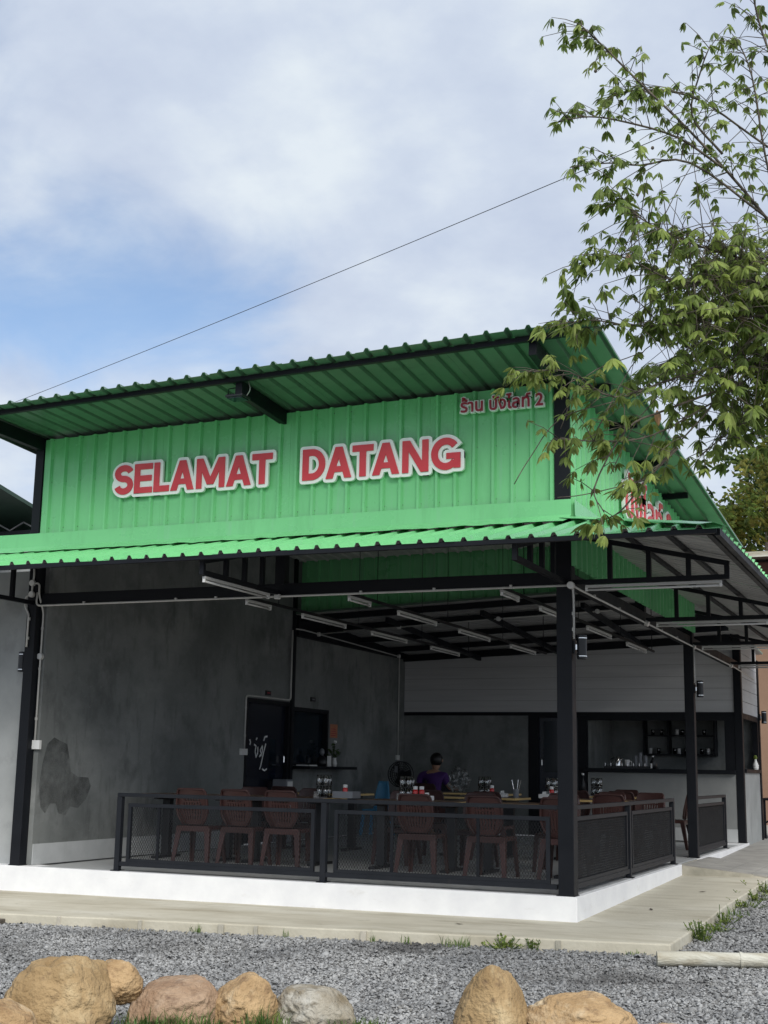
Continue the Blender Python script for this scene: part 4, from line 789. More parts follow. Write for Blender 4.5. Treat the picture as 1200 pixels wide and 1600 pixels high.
jug(-3.58, 2.12, 'rack of clear glasses at the right end of the left front tables'); jug(-2.60, 2.30, 'rack of clear glasses beside the red sauce bottles in front'); jug(-2.53, 4.9, 'rack of tall clear glasses on the second row table'); jug(-1.66, 5.1, 'rack of clear glasses just left of the corner post'); jug(-1.72, 7.75, 'rack of clear glasses just right of the corner post')
sauce(-2.46, 2.22, 'left red sauce bottle beside the front glass rack'); sauce(-2.39, 2.24, 'right red sauce bottle beside the front glass rack'); sauce(-2.39, 4.78, 'red sauce bottle on the second row table'); sauce(-1.62, 4.94, 'red sauce bottle just left of the corner post'); sauce(-3.36, 2.24, 'red sauce bottle with white cap in the grey condiment tray')
tissue(-2.25, 2.05, 'white tissue box at the front table edge by the sauce bottles'); tissue(-2.25, 4.80, 'white tissue packet on the second row table'); tissue(-1.70, 4.88, 'white tissue box left of the corner post')
t = thing('condiment_tray', 'grey plastic condiment tray beside the left glass rack', 'tray', (-3.34, 2.2, 0.769))
MB().box((-3.46, 2.10, 0.769), (-3.20, 2.112, 0.845)).box((-3.46, 2.318, 0.769), (-3.20, 2.33, 0.845)).box((-3.46, 2.112, 0.769), (-3.448, 2.318, 0.845)).box((-3.212, 2.112, 0.769), (-3.20, 2.318, 0.845)).build('wall', 'grey_plastic', t); MB().box((-3.447, 2.113, 0.7695), (-3.213, 2.317, 0.776)).build('base', 'grey_plastic', t)
t = thing('sauce_pot', 'dark glass bottle on the back row table right of the corner post', 'bottle', (-1.92, 7.7, 0.769))
MB().lathe((-1.92, 7.7, 0.769), [(0.04, 0), (0.042, 0.16), (0.018, 0.23), (0.016, 0.30)], 14).build('bottle_body', 'black_plastic', t, smooth=True); MB().lathe((-1.92, 7.7, 1.0692), [(0.02, 0), (0.02, 0.03)], 12).build('cap', 'white_plastic', t)
# spoons in a cup
t = thing('cutlery_cup', 'cup of spoons standing right of the second row glasses', 'cutlery', (-2.08, 4.85, 0.769)); MB().lathe((-2.08, 4.85, 0.769), [(0.035, 0), (0.042, 0.11)], 14).build('cup', 'grey_plastic', t)
for a, b in ((-.03, .02), (.035, -.01), (.01, .03)): MB().tube([(-2.08 + a * .4, 4.85 + b * .4, 0.78), (-2.08 + a * 2.1, 4.85 + b, 1.0)], 0.005, 6).build('spoon', 'chrome', t)

# standing fan
fx, fy = -5.60, 9.5
t = thing('standing_fan', 'black standing fan near the rear cement corner', 'fan', (fx, fy, 0)); m = MB()
MB().lathe((fx, fy, 0.0), [(0.20, 0), (0.20, 0.02), (0.06, 0.045), (0.02, 0.06)], 20).build('base', 'black_plastic', t); MB().tube([(fx, fy, 0.05), (fx, fy, 0.98)], 0.016, 10).build('pole', 'black_plastic', t)
MB().tube([(fx, fy - 0.06, 1.02), (fx, fy + 0.14, 1.02)], [0.07, 0.06], 16).build('motor', 'black_plastic', t)
m = MB()
for r in (0.06, 0.10, 0.14, 0.18, 0.215):
    for yo, k in ((-0.16, 1), (-0.05, 1)): m.tube([(fx + r * math.cos(a), fy + yo, 1.02 + r * math.sin(a)) for a in np.linspace(0, 2 * PI, 25)], 0.0035 if r < .2 else 0.009, 5, caps=False)
for a in np.linspace(0, 2 * PI, 31)[:-1]: m.tube([(fx + 0.03 * math.cos(a), fy - 0.165, 1.02 + 0.03 * math.sin(a)), (fx + 0.215 * math.cos(a), fy - 0.12, 1.02 + 0.215 * math.sin(a)), (fx + 0.06 * math.cos(a), fy - 0.045, 1.02 + 0.06 * math.sin(a))], 0.003, 4)
m.build('grille', 'black_plastic', t)
for q in range(3):
    a = q * 2.094; m = MB(); m.add([(fx + r_ * math.cos(a + da), fy - 0.10 + dy, 1.02 + r_ * math.sin(a + da)) for r_, da, dy in ((0.03, -.5, 0), (0.19, -.25, .025), (0.195, .45, -.02), (0.03, .5, 0))], [(0, 1, 2, 3)]); m.build('blade', 'black_plastic', t)
MB().box((fx - 0.09, fy - 0.172, 1.05), (fx - 0.03, fy - 0.170, 1.16)).build('sticker', 'grey_plastic', t)
# small blue child chair, plastic bag, dark covered heap
t = thing('blue_chair', 'light blue plastic chair in front of the rear cement wall', 'chair', (-6.0 + .22, 8.9, 0)); bx, by = -5.82, 8.9
m = MB(); n = 8
for j in range(n + 1):
    for i in range(n + 1):
        u, v = i / n * 2 - 1, j / n; m.v.append((bx + (0.14 - 0.06 * v * v) * u, by + 0.2 + 0.08 * v - 0.04 * u * u, 0.43 + 0.47 * v))
m.f = [(j * (n + 1) + i, j * (n + 1) + i + 1, (j + 1) * (n + 1) + i + 1, (j + 1) * (n + 1) + i) for j in range(n) for i in range(n)]; m.m = [0] * len(m.f)
b = m.build('backrest', 'blue_plastic', t, smooth=True); sm = b.modifiers.new('t', 'SOLIDIFY'); sm.thickness = 0.02
MB().box((bx - 0.2, by - 0.2, 0.41), (bx + 0.2, by + 0.2, 0.435)).build('seat', 'blue_plastic', t, bevel=0.008)
for sx in (-1, 1):
    for sy in (-1, 1): MB().bar((bx + .17 * sx, by + .17 * sy, .41), (bx + .21 * sx, by + .21 * sy, 0), .05, .03, up=(0, 1, 0)).build('leg', 'blue_plastic', t)
# person seated at the back table, seen from behind
def skin_obj(name, verts, edges, radii, mat, parent, root=0, sub=2):
    me = bpy.data.meshes.new(name); me.from_pydata(verts, edges, []); o = bpy.data.objects.new(name, me); COL.objects.link(o); o.parent = parent
    sk = o.modifiers.new('skin', 'SKIN'); lay = me.skin_vertices[0] if me.skin_vertices else None
    if lay is None:
        bm = bmesh.new(); bm.from_mesh(me); bm.verts.layers.skin.verify(); bm.to_mesh(me); bm.free(); lay = me.skin_vertices[0]
    for i, r in enumerate(radii): lay.data[i].radius = r if isinstance(r, tuple) else (r, r); lay.data[i].use_root = (i == root)
    s = o.modifiers.new('sub', 'SUBSURF'); s.levels = s.render_levels = sub
    for m_ in ([mat] if isinstance(mat, str) else mat): me.materials.append(MATS[m_])
    sk.use_smooth_shade = True; return o
PX, PY = -4.74, 8.62
pt = thing('person', 'person in a purple shirt seated at the back, seen from behind', 'person', (PX, PY, 0))
# the body: pelvis, spine, neck, head, arms to the table, legs under it (facing +x / away, head a little bent)
bv = [(0, 0, .52), (0.03, .02, .70), (0.05, .03, .90), (0.05, .03, 1.03), (0.06, .04, 1.11), (0.075, .05, 1.20), (0.08, .05, 1.31),
      (-.17, .02, 1.01), (-.23, .06, .82), (-.12, .24, .74), (-.08, .30, .74), (.23, .02, 1.01), (.31, .07, .82), (.36, .28, .80), (.37, .36, .80),
      (-.10, .05, .50), (-.14, .42, .50), (-.14, .40, .12), (-.14, .46, .04), (-.14, .58, .035), (.10, .05, .50), (.16, .42, .50), (.16, .40, .12), (.16, .46, .04), (.16, .58, .035)]
be = [(0, 1), (1, 2), (2, 3), (3, 4), (4, 5), (5, 6), (3, 7), (7, 8), (8, 9), (9, 10), (3, 11), (11, 12), (12, 13), (13, 14), (0, 15), (15, 16), (16, 17), (17, 18), (18, 19), (0, 20), (20, 21), (21, 22), (22, 23), (23, 24)]
br2 = [(.16, .12), (.15, .11), (.165, .11), (.11, .09), (.05, .05), (.082, .095), (.075, .085), (.062, .062), (.048, .048), (.036, .036), (.028, .018), (.062, .062), (.048, .048), (.036, .036), (.028, .018), .085, .075, .05, .045, .035, .085, .075, .05, .045, .035]
skin_obj('body', bv, be, br2, 'skin', pt)
skin_obj('shirt', [bv[0], bv[1], bv[2], bv[3], (.055, .035, 1.065), bv[7], (-.215, .05, .87), bv[11], (.285, .06, .87)], [(0, 1), (1, 2), (2, 3), (3, 4), (3, 5), (5, 6), (3, 7), (7, 8)], [(.178, .138), (.168, .128), (.182, .126), (.125, .105), (.072, .068), (.078, .078), (.072, .072), (.078, .078), (.072, .072)], 'shirt', pt)
skin_obj('trousers', [(0, 0, .50)] + bv[15:18] + bv[20:23], [(0, 1), (1, 2), (2, 3), (0, 4), (4, 5), (5, 6)], [(.17, .13), .098, .088, .066, .098, .088, .066], 'trousers', pt)
m = MB()
for j in range(9):
    for i in range(20):
        th, a = j / 8 * 2.45, i / 20 * 2 * PI; front = max(0.0, math.sin(a)) ; th2 = th * (1 - 0.55 * front); r = 1 + 0.04 * noise.noise(Vector((i * .7, j * .9, 1)))
        m.v.append((0.082 + 0.106 * r * math.sin(th2) * math.cos(a), 0.042 + 0.122 * r * math.sin(th2) * math.sin(a), 1.275 + 0.118 * r * math.cos(th2)))
m.f = [(j * 20 + i, j * 20 + (i + 1) % 20, (j + 1) * 20 + (i + 1) % 20, (j + 1) * 20 + i) for j in range(8) for i in range(20)]; m.m = [0] * len(m.f); me = m.mesh('hair', 'hair', smooth=True)
o = bpy.data.objects.new('hair', me); COL.objects.link(o); o.parent = pt; sm = o.modifiers.new('t', 'SOLIDIFY'); sm.thickness = 0.012; sm.offset = 1
m = MB()   # face: ears, nose, eyes, mouth
for sx in (-1, 1): m.lathe((0.082 + 0.094 * sx, 0.05, 1.235), [(0.012, 0), (0.022, 0.015), (0.020, 0.045), (0.006, 0.06)], 8)
m.bar((0.08, 0.145, 1.255), (0.08, 0.172, 1.222), 0.02, 0.02); m.build('ears_and_nose', 'skin', None).parent = pt
m = MB()
for sx in (-1, 1): m.box((0.08 + 0.035 * sx - 0.012, 0.140, 1.258), (0.08 + 0.035 * sx + 0.012, 0.150, 1.266))
m.box((0.06, 0.143, 1.188), (0.10, 0.150, 1.194)); m.build('eyes_and_mouth', 'hair', None).parent = pt
for hx, hy, hz in ((-.08, .30, .745), (.37, .36, .80)):
    for q in range(4): skin_obj('finger', [(hx - .022 + .015 * q, hy + .0, hz), (hx - .024 + .016 * q, hy + .045 + .006 * (q in (1, 2)), hz + .004), (hx - .024 + .016 * q, hy + .075 + .008 * (q in (1, 2)), hz - .012)], [(0, 1), (1, 2)], [.009, .008, .007], 'skin', pt, sub=1)
    skin_obj('thumb', [(hx - .02, hy - .01, hz), (hx - .045, hy + .02, hz + .003), (hx - .05, hy + .045, hz - .004)], [(0, 1), (1, 2)], [.011, .009, .008], 'skin', pt, sub=1)
c = copy_tree(chair0); place(c, (PX, PY - 0.02, 0.03), 0.0, 'brown chair under the person in the purple shirt')
m = MB(); bm = bmesh.new(); bmesh.ops.create_icosphere(bm, subdivisions=4, radius=1)
for v in bm.verts:
    d = 1 + 0.35 * noise.noise(v.co * 2.3) + 0.18 * abs(noise.noise(v.co * 5.0)); v.co = Vector((v.co.x * .16 * d, v.co.y * .14 * d, v.co.z * .18 * d + (0.10 if v.co.z > .6 else 0) * abs(noise.noise(v.co * 4))))
me = bpy.data.meshes.new('plastic_bag'); bm.to_mesh(me); bm.free(); me.materials.append(MATS['bag_plastic']); o = bpy.data.objects.new('plastic_bag', me); COL.objects.link(o); o.location = (-4.0, 7.95, 0.93); tag(o, 'clear crumpled plastic bag on the table beside the person', 'bag')
bm = bmesh.new(); bmesh.ops.create_icosphere(bm, subdivisions=4, radius=1)
for v in bm.verts:
    d = 1 + 0.25 * noise.noise(v.co * 1.7) + .1 * noise.noise(v.co * 4); v.co = Vector((v.co.x * .55 * d, v.co.y * .3 * d, max(-.42, v.co.z * .45 * d)))
me = bpy.data.meshes.new('covered_heap'); bm.to_mesh(me); bm.free(); me.materials.append(MATS['trousers']); o = bpy.data.objects.new('covered_heap', me); COL.objects.link(o); o.location = (-5.35, 10.2, 0.44); tag(o, 'low dark covered heap behind the standing fan', 'heap')
# grey box by the door, things on the window ledge
t = thing('storage_box', 'slim pale grey cabinet standing in front of the dark door', 'cabinet', (XL + 0.2, 5.75, 0)); MB().box((XL + .06, 5.66, 0.01), (XL + .30, 5.86, 0.93)).build('body', 'grey_plastic', t, bevel=0.008); MB().box((XL + .302, 5.68, 0.5), (XL + .308, 5.84, 0.9)).build('drawer', 'white_plastic', t)
vx, vy = XL + 0.15, 7.62
t = thing('flower_vase', 'small white vase with dark flowers on the window ledge', 'vase', (vx, vy, 1.131)); MB().lathe((vx, vy, 1.131), [(0.035, 0), (0.045, 0.05), (0.03, 0.12), (0.035, 0.14)], 14).build('vase', 'white_plastic', t, smooth=True)
m = MB()
for i in range(26):
    a, e, r = random.uniform(0, 6.28), random.uniform(.2, 1.4), random.uniform(.12, .24); p = Vector((vx + r * math.cos(a) * math.cos(e) * .6, vy + r * math.sin(a) * math.cos(e) * .8, 1.27 + r * math.sin(e))); m.tube([(vx, vy, 1.26), p], 0.003, 4); q = Vector((random.uniform(-1, 1), random.uniform(-1, 1), random.uniform(-1, 1))).normalized() * .035; w = q.orthogonal().normalized() * .02; m.add([p - q, p + w, p + q, p - w], [(0, 1, 2, 3)])
m.build('flowers', 'leaf_dark', t)
MB().lathe((vx, vy + 0.01, 1.50), [(0.012, 0), (0.03, 0.02), (0.02, 0.05)], 10).build('blossom', 'white_plastic', t)
t = tag(MB().box((vx - .01, 7.36, 1.131), (vx, 7.50, 1.30)).build('card', 'white_plastic', loc=(vx, 7.43, 1.131)), 'white card leaning on the window ledge', 'card')
t = tag(MB().box((XL + .05, 6.45, 1.131), (XL + .28, 6.72, 1.150)).build('papers', 'white_plastic', loc=(XL + .15, 6.55, 1.131)), 'flat stack of papers on the window ledge', 'papers')
t = thing('desk_figure', 'dark rounded ornament in the middle of the window ledge', 'ornament', (vx, 7.15, 1.131)); MB().lathe((vx, 7.15, 1.131), [(.07, 0), (.09, .05), (.06, .14), (.03, .17)], 12).build('body', 'black_plastic', t, smooth=True); MB().lathe((vx, 7.15, 1.302), [(.02, 0), (.04, .04), (.035, .09), (.01, .11)], 12).build('head', 'grey_plastic', t, smooth=True)
# kitchen interior: wall cabinet with shelves, glasses, kettle, jars, bottles
t = thing('wall_cabinet', 'black open wall cabinet with glass shelves inside the kitchen', 'cabinet', (-1.4, 12.85, 1.45)); m = MB(); ky = 12.70
m.box((-2.07, ky, 1.44), (-0.74, 12.99, 1.475)).box((-2.07, ky, 2.14), (-0.74, 12.99, 2.17)).box((-2.07, ky, 1.475), (-2.04, 12.99, 2.14)).box((-0.77, ky, 1.475), (-0.74, 12.99, 2.14)).box((-1.62, ky, 1.475), (-1.585, 12.99, 2.14)).box((-1.17, ky, 1.475), (-1.135, 12.99, 2.14)).build('carcass', 'steel', t)
for a, b in ((-2.04, -1.62), (-1.585, -1.17), (-1.135, -.77)): MB().box((a, ky + .02, 1.80), (b, 12.98, 1.82)).build('shelf', 'steel', t)
ordn = ['leftmost', 'second', 'third', 'fourth', 'fifth', 'sixth', 'rightmost']
for zi, (z, xs_) in enumerate(((1.4755, (-1.95, -1.80, -1.50, -1.42, -1.30, -1.0, -.88)), (1.8205, (-1.9, -1.74, -1.45, -1.35, -.95)))):
    for i, x in enumerate(xs_):
        wh = (i + zi) % 3 == 0; o = MB().lathe((x, 12.80, z), [(.03, 0), (.035, .10), (.033, .102), (.028, .01)], 12).build('drinking_cup' if wh else 'drinking_glass', 'white_plastic' if wh else 'clear_glass', loc=(x, 12.80, z), smooth=True)
        tag(o, '%s %s from the left on the %s shelf of the kitchen cabinet' % (ordn[i] if i + 1 < len(xs_) else 'last', 'white cup' if wh else 'clear glass', ('lower', 'upper')[zi]), 'glass', 'glasses on the kitchen shelves')
kx, kyy = -2.18, 11.12
t = thing('kettle', 'shiny steel kettle on the kitchen counter', 'kettle', (kx, kyy, 1.191)); MB().lathe((kx, kyy, 1.191), [(.07, 0), (.075, .05), (.06, .16), (.045, .19), (.015, .21)], 20).build('body', 'chrome', t, smooth=True)
MB().tube(arc([(kx - .05, kyy, 1.37), (kx - .12, kyy, 1.36), (kx - .12, kyy, 1.24), (kx - .07, kyy, 1.23)], .04), .010, 8).build('handle', 'black_plastic', t); MB().tube([(kx + .05, kyy, 1.33), (kx + .10, kyy, 1.37)], [.018, .010], 8).build('spout', 'chrome', t)
t = thing('white_mug', 'pale mug beside the steel kettle', 'mug', (-2.01, 11.1, 1.191)); MB().lathe((-2.01, 11.1, 1.191), [(.04, 0), (.045, .15), (.04, .15), (.036, .01)], 16).build('cup', 'white_plastic', t, smooth=True); MB().tube(arc([(-1.97, 11.1, 1.32), (-1.93, 11.1, 1.31), (-1.93, 11.1, 1.24), (-1.97, 11.1, 1.23)], .02), .007, 6).build('handle', 'white_plastic', t)
for i, x in enumerate((-1.88, -1.80, -1.71)): tag(MB().lathe((x, 11.2, 1.191), [(.034, 0), (.036, .02), (.036, .20 + .05 * (i == 1)), (.02, .23 + .05 * (i == 1)), (.0, .235 + .05 * (i == 1))], 12).build('storage_jar', 'grey_plastic', loc=(x, 11.2, 1.191), smooth=True), ['grey jar right of the mug on the kitchen counter', 'tallest grey jar on the kitchen counter', 'grey jar right of the tallest jar on the kitchen counter'][i], 'jar')
t = thing('dish_rack', 'low black dish rack along the kitchen counter', 'rack', (-1.9, 11.05, 1.191)); MB().box((-2.4, 10.99, 1.192), (-1.45, 11.05, 1.232)).build('tray', 'black_plastic', t)
for i in range(10): MB().tube([(-2.38 + .1 * i, 11.02, 1.232), (-2.38 + .1 * i, 11.02, 1.28)], .004, 5).build('wire', 'chrome', t)
t = thing('black_bottle', 'black bottle with white label on the kitchen counter', 'bottle', (-1.53, 10.96, 1.191)); MB().lathe((-1.53, 10.96, 1.191), [(.05, 0), (.055, .10), (.03, .15), (.015, .20)], 14).build('bottle_body', 'black_plastic', t, smooth=True); MB().lathe((-1.53, 10.96, 1.392), [(.017, 0), (.017, .02)], 10).build('cap', 'white_plastic', t); MB().box((-1.56, 10.902, 1.20), (-1.53, 10.906, 1.28)).build('paper_label', 'white_plastic', t)
t = thing('spray_bottle', 'pale green white bottle in the kitchen side window', 'bottle', (-.04, 12.75, 1.211)); MB().lathe((-.04, 12.75, 1.211), [(.05, 0), (.055, .08), (.025, .15), (.02, .19)], 14).build('bottle_body', 'white_plastic', t, smooth=True); MB().lathe((-.04, 12.75, 1.4015), [(.03, 0), (.035, .03), (.015, .07)], 12).build('nozzle', 'leaf_bright', t); MB().lathe((-.02, 12.62, 1.211), [(.04, 0), (.045, .03), (.03, .06)], 12).build('sponge', 'white_plastic', t)

# ------------------------------------------------------------------ boulders, pole, weeds
def boulder(label, c, r, mat, seed, rz=0.0, flat=0.0, cuts=()):
    bm = bmesh.new(); bmesh.ops.create_icosphere(bm, subdivisions=6, radius=1); so = Vector((seed * 3.7, seed * 1.9, seed * 5.3)); rot = Matrix.Rotation(rz, 3, 'Z')
    rr_ = random.Random(seed); pl = [(Vector(n).normalized(), d) for n, d in cuts] + [(Vector((rr_.gauss(0, 1), rr_.gauss(0, 1), rr_.gauss(.2, .8))).normalized(), rr_.uniform(.78, .95)) for _ in range(9)]
    for v in bm.verts:
        p = v.co.copy(); d = 1 + 0.22 * noise.noise(p * 0.9 + so) + 0.10 * noise.noise(p * 2.1 + so) + 0.05 * noise.noise(p * 4.6 + so) - 0.05 * max(0, .25 - abs(noise.noise(p * 2.6 + so * 2))) * 4 + 0.022 * (1 - abs(noise.noise(p * 8 + so)) * 2) + 0.012 * noise.noise(p * 20 + so) + 0.006 * noise.noise(p * 45 + so)
        p = p * d
        for n, k in pl:                                              # broken faces
            e = p.dot(n) - k
            if e > 0: p = p - n * e * 0.72 + n * 0.02 * noise.noise(p * 7 + so)
        p = Vector((p.x * r[0], p.y * r[1], p.z * r[2])); v.co = rot @ p
    me = bpy.data.meshes.new('boulder'); bm.to_mesh(me); bm.free(); me.materials.append(MATS[mat]); me.polygons.foreach_set('use_smooth', [True] * len(me.polygons))
    o = bpy.data.objects.new('boulder', me); COL.objects.link(o); o.location = c; return tag(o, label, 'boulder', 'boulders along the gravel edge')
G = lambda x, y: z_gr(x, y)
boulder('largest tan boulder with a hump, at lower left', (-1.50, -5.60, -0.26), (0.325, 0.30, 0.295), 'rock', 3, 0.35, cuts=[((0.9, -0.3, 0.55), 0.86)])
boulder('pale broken boulder at the bottom left corner', (-1.53, -6.06, -0.36), (0.20, 0.18, 0.23), 'rock_pale', 8, 0.2, cuts=[((0.5, -0.9, 0.3), 0.72)])
boulder('small tan rock peeking from behind the largest boulder', (-1.29, -5.36, -0.13), (0.155, 0.13, 0.13), 'rock_pale', 12, 0.1, cuts=[((1, -0.4, 0.1), 0.8)])
boulder('long reddish slab boulder right of the largest boulder', (-1.01, -5.14, -0.30), (0.31, 0.24, 0.215), 'rock_red', 5, 0.5, cuts=[((0.1, -0.5, 1), 0.78), ((0.95, -0.4, 0.1), 0.8)])
boulder('rounded orange tan boulder beside the grey one', (-0.675, -4.96, -0.30), (0.22, 0.22, 0.20), 'rock_pale', 9, 0.9)
boulder('flat topped grey boulder at the end of the left group', (-0.295, -4.78, -0.32), (0.235, 0.20, 0.185), 'rock_grey', 15, 0.15, cuts=[((0, 0, 1), 0.86)])
boulder('pointed tan boulder right of centre', (0.63, -4.30, -0.30), (0.235, 0.20, 0.29), 'rock', 21, 0.0, cuts=[((-0.8, -0.3, 0.55), 0.62), ((0.85, -0.2, 0.5), 0.66), ((0, -1, .3), .8)])
boulder('low oval tan boulder right of the pointed one', (1.16, -4.12, -0.35), (0.335, 0.22, 0.175), 'rock_pale', 27, 0.3)
boulder('small low rock at the bottom right edge of the picture', (1.66, -4.02, -0.40), (0.13, 0.12, 0.10), 'rock_pale', 31, 0.3)
# weathered wooden pole
t = thing('wooden_pole', 'weathered grey round pole lying on the gravel', 'pole', (1.05, -1.66, -0.33)); a, b = Vector((1.09, -1.66, G(1.1, -1.6) + 0.062)), Vector((3.6, -0.86, G(3.6, -.9) + 0.062)); n = 22; dd = (b - a).normalized(); sd = dd.cross(Vector((0, 0, 1))).normalized(); uu = sd.cross(dd); m = MB(); vs = []
for i in range(n + 1):
    p = a + (b - a) * i / n
    for k in range(14):
        an = 2 * PI * k / 14; rr = 0.056 * (1 + 0.10 * noise.noise(Vector((i * .4, math.cos(an) * 1.5, math.sin(an) * 1.5)))); vs.append(p + sd * rr * math.cos(an) + uu * rr * math.sin(an))
m.add(vs, [(i * 14 + k, i * 14 + (k + 1) % 14, (i + 1) * 14 + (k + 1) % 14, (i + 1) * 14 + k) for i in range(n) for k in range(14)]); m.add(vs[:14], [tuple(range(13, -1, -1))]); m.add(vs[-14:], [tuple(range(14))]); m.build('shaft', 'wood_pole', t, smooth=True)
for q in (0.62, 1.5): MB().tube([a + dd * q - uu * 0.004, a + dd * (q + 0.02) - uu * 0.004], 0.0635, 14).build('node_ring', 'wood_pole', t)
t = thing('timber_offcut', 'short dark timber end on the apron edge at far left', 'timber', (-5.3, -1.74, -.33)); MB().bar((-5.42, -1.80, G(-5.4, -1.8) + .035), (-5.05, -1.72, G(-5.1, -1.7) + .035), .12, .045).build('plank', 'bark', t, bevel=.004)
MB().bar((-5.7, -1.84, G(-5.6, -1.8) + .06), (-5.12, -1.73, G(-5.1, -1.7) + .078), .10, .03).build('plank', 'wood_pole', t, bevel=.004)
def blades(m, c, n, h, spread, w=0.006, lean=0.5):
    for i in range(n):
        a = random.uniform(0, 2 * PI); r = spread * math.sqrt(random.random()); p = Vector((c[0] + r * math.cos(a), c[1] + r * math.sin(a), c[2])); hh = h * random.uniform(.45, 1.1); la = random.uniform(0, 2 * PI); d = Vector((math.cos(la), math.sin(la), 0)) * hh * random.uniform(.1, lean); s = Vector((-d.y, d.x, 0)).normalized() * w
        q1, q2 = p + d * .35 + Vector((0, 0, hh * .6)), p + d + Vector((0, 0, hh * random.uniform(.75, 1)))
        m.add([p - s, p + s, q1 - s * .8, q1 + s * .8, q2], [(0, 1, 3, 2), (2, 3, 4)])
def weed(x, y, kind_, label, h=0.14, n=26, sp=0.07):
    h *= 0.78
    z = G(x, y) - 0.01; t = thing('weed', label, 'weed', (x, y, z), 'weeds along the concrete edge'); m = MB()
    if kind_ == 'grass': blades(m, (x, y, z), n, h, sp, 0.0035, 0.8); m.build('blades', 'grass', t)
    else:
        st = MB()
        for i in range(n):
            a = random.uniform(0, 6.28); r = sp * random.random(); hh = h * random.uniform(.35, 1); top = Vector((x + r * 1.6 * math.cos(a), y + r * 1.6 * math.sin(a), z + hh)); st.tube([(x + r * .6 * math.cos(a), y + r * .6 * math.sin(a), z), top], .003, 4)
            for k in range(5):
                p = Vector((x, y, z)).lerp(top, random.uniform(.3, 1)); q = Vector((random.uniform(-1, 1), random.uniform(-1, 1), random.uniform(-.2, .8))).normalized() * random.uniform(.02, .04); w = q.cross(Vector((0, 0, 1))).normalized() * .012; m.add([p, p + q * .5 + w, p + q, p + q * .5 - w], [(0, 1, 2, 3)])
        st.build('stems', 'grass', t); m.build('leaves', 'leaf_bright' if n > 20 else 'leaf', t)
for x, y, k, s, h, n, sp in ((-3.10, -1.47, 'grass', 'grass tuft by the apron edge, leftmost of the row', .15, 26, .06), (-2.24, -1.39, 'grass', 'thin grass tuft below the left rail panel', .13, 8, .03), (-1.42, -1.33, 'grass', 'thin grass sprig below the middle rail post', .16, 10, .03), (-1.12, -1.31, 'grass', 'sparse grass sprig left of the large weed clump', .14, 14, .05), (-0.68, -1.27, 'grass', 'bushy grass clump on the apron edge', .15, 70, .15), (-0.27, -1.25, 'leafy', 'leafy green weed clump on the apron edge below the corner', .15, 34, .13), (-0.02, -1.22, 'leafy', 'small weed at the right end of the clump row', .15, 10, .06), (0.82, -1.15, 'grass', 'sparse weed near the apron corner', .10, 18, .08),
                            (1.16, -0.10, 'leafy', 'tallest leafy weed at the right apron edge', .24, 46, .11), (1.18, 0.55, 'leafy', 'leafy weed second along the right apron edge', .13, 26, .12), (1.15, 1.15, 'leafy', 'weed third along the right apron edge', .14, 26, .14), (1.17, 1.8, 'grass', 'grass tuft midway along the right apron edge', .15, 50, .15), (1.13, 1.1, 'leafy', 'single thin flower stalk at the right apron edge', .34, 2, .01), (1.16, 2.5, 'leafy', 'low weed past midway on the right apron edge', .15, 26, .16), (1.15, 3.3, 'leafy', 'weed clump far along the right apron edge', .17, 30, .18), (1.16, 4.2, 'leafy', 'farthest weed clump on the right apron edge', .2, 34, .2)): weed(x, y, k, s, h, n, sp)
m = MB()
for (x, y, n, h, sp) in ((-1.10, -5.36, 90, .16, .16), (-0.82, -5.32, 110, .17, .18), (-0.62, -5.2, 70, .11, .14), (-0.46, -5.04, 90, .17, .12), (-0.02, -4.86, 70, .13, .14), (-1.32, -5.62, 60, .12, .12), (0.35, -4.62, 50, .05, .2), (-0.3, -5.06, 50, .10, .14), (0.9, -4.42, 40, .06, .15), (-1.0, -5.45, 120, .20, .16), (-0.78, -5.36, 120, .2, .12), (-0.52, -5.12, 90, .2, .10), (0.08, -4.8, 60, .12, .12), (-1.22, -5.6, 70, .15, .12)): blades(m, (x, y, G(x, y)), n, h, sp, 0.004, 0.7)
o = m.build('grass', 'grass', loc=(-.6, -5.2, -.4)); kind(o, 'stuff'); o['label'] = 'green grass growing round the boulders'; o['category'] = 'grass'

for i, (x, y, lab) in enumerate(((0.62, 3.1, 'dry brown leaf on the apron below the side railing end'), (0.45, 1.2, 'small dry leaf on the right apron'), (-0.9, -0.6, 'dry leaf on the front apron left of the corner'), (0.9, 8.2, 'dry leaf on the yard paving beyond the ramp'))):
    m = MB(); z = z_ap(x, y) + 0.006; a = i * 1.9; d = Vector((math.cos(a), math.sin(a), 0.05)); w = Vector((-d.y, d.x, 0.25)) * 0.018; p = Vector((x, y, z)); m.add([p - d * .045, p + w, p + Vector((0, 0, -.003)), p - w + Vector((0, 0, .006)), p + d * .05 + Vector((0, 0, .006))], [(0, 2, 1), (0, 3, 2), (1, 2, 4), (2, 3, 4)])
    tag(m.build('fallen_leaf', 'bark', loc=(x, y, z)), lab, 'leaf', 'fallen leaves on the concrete')
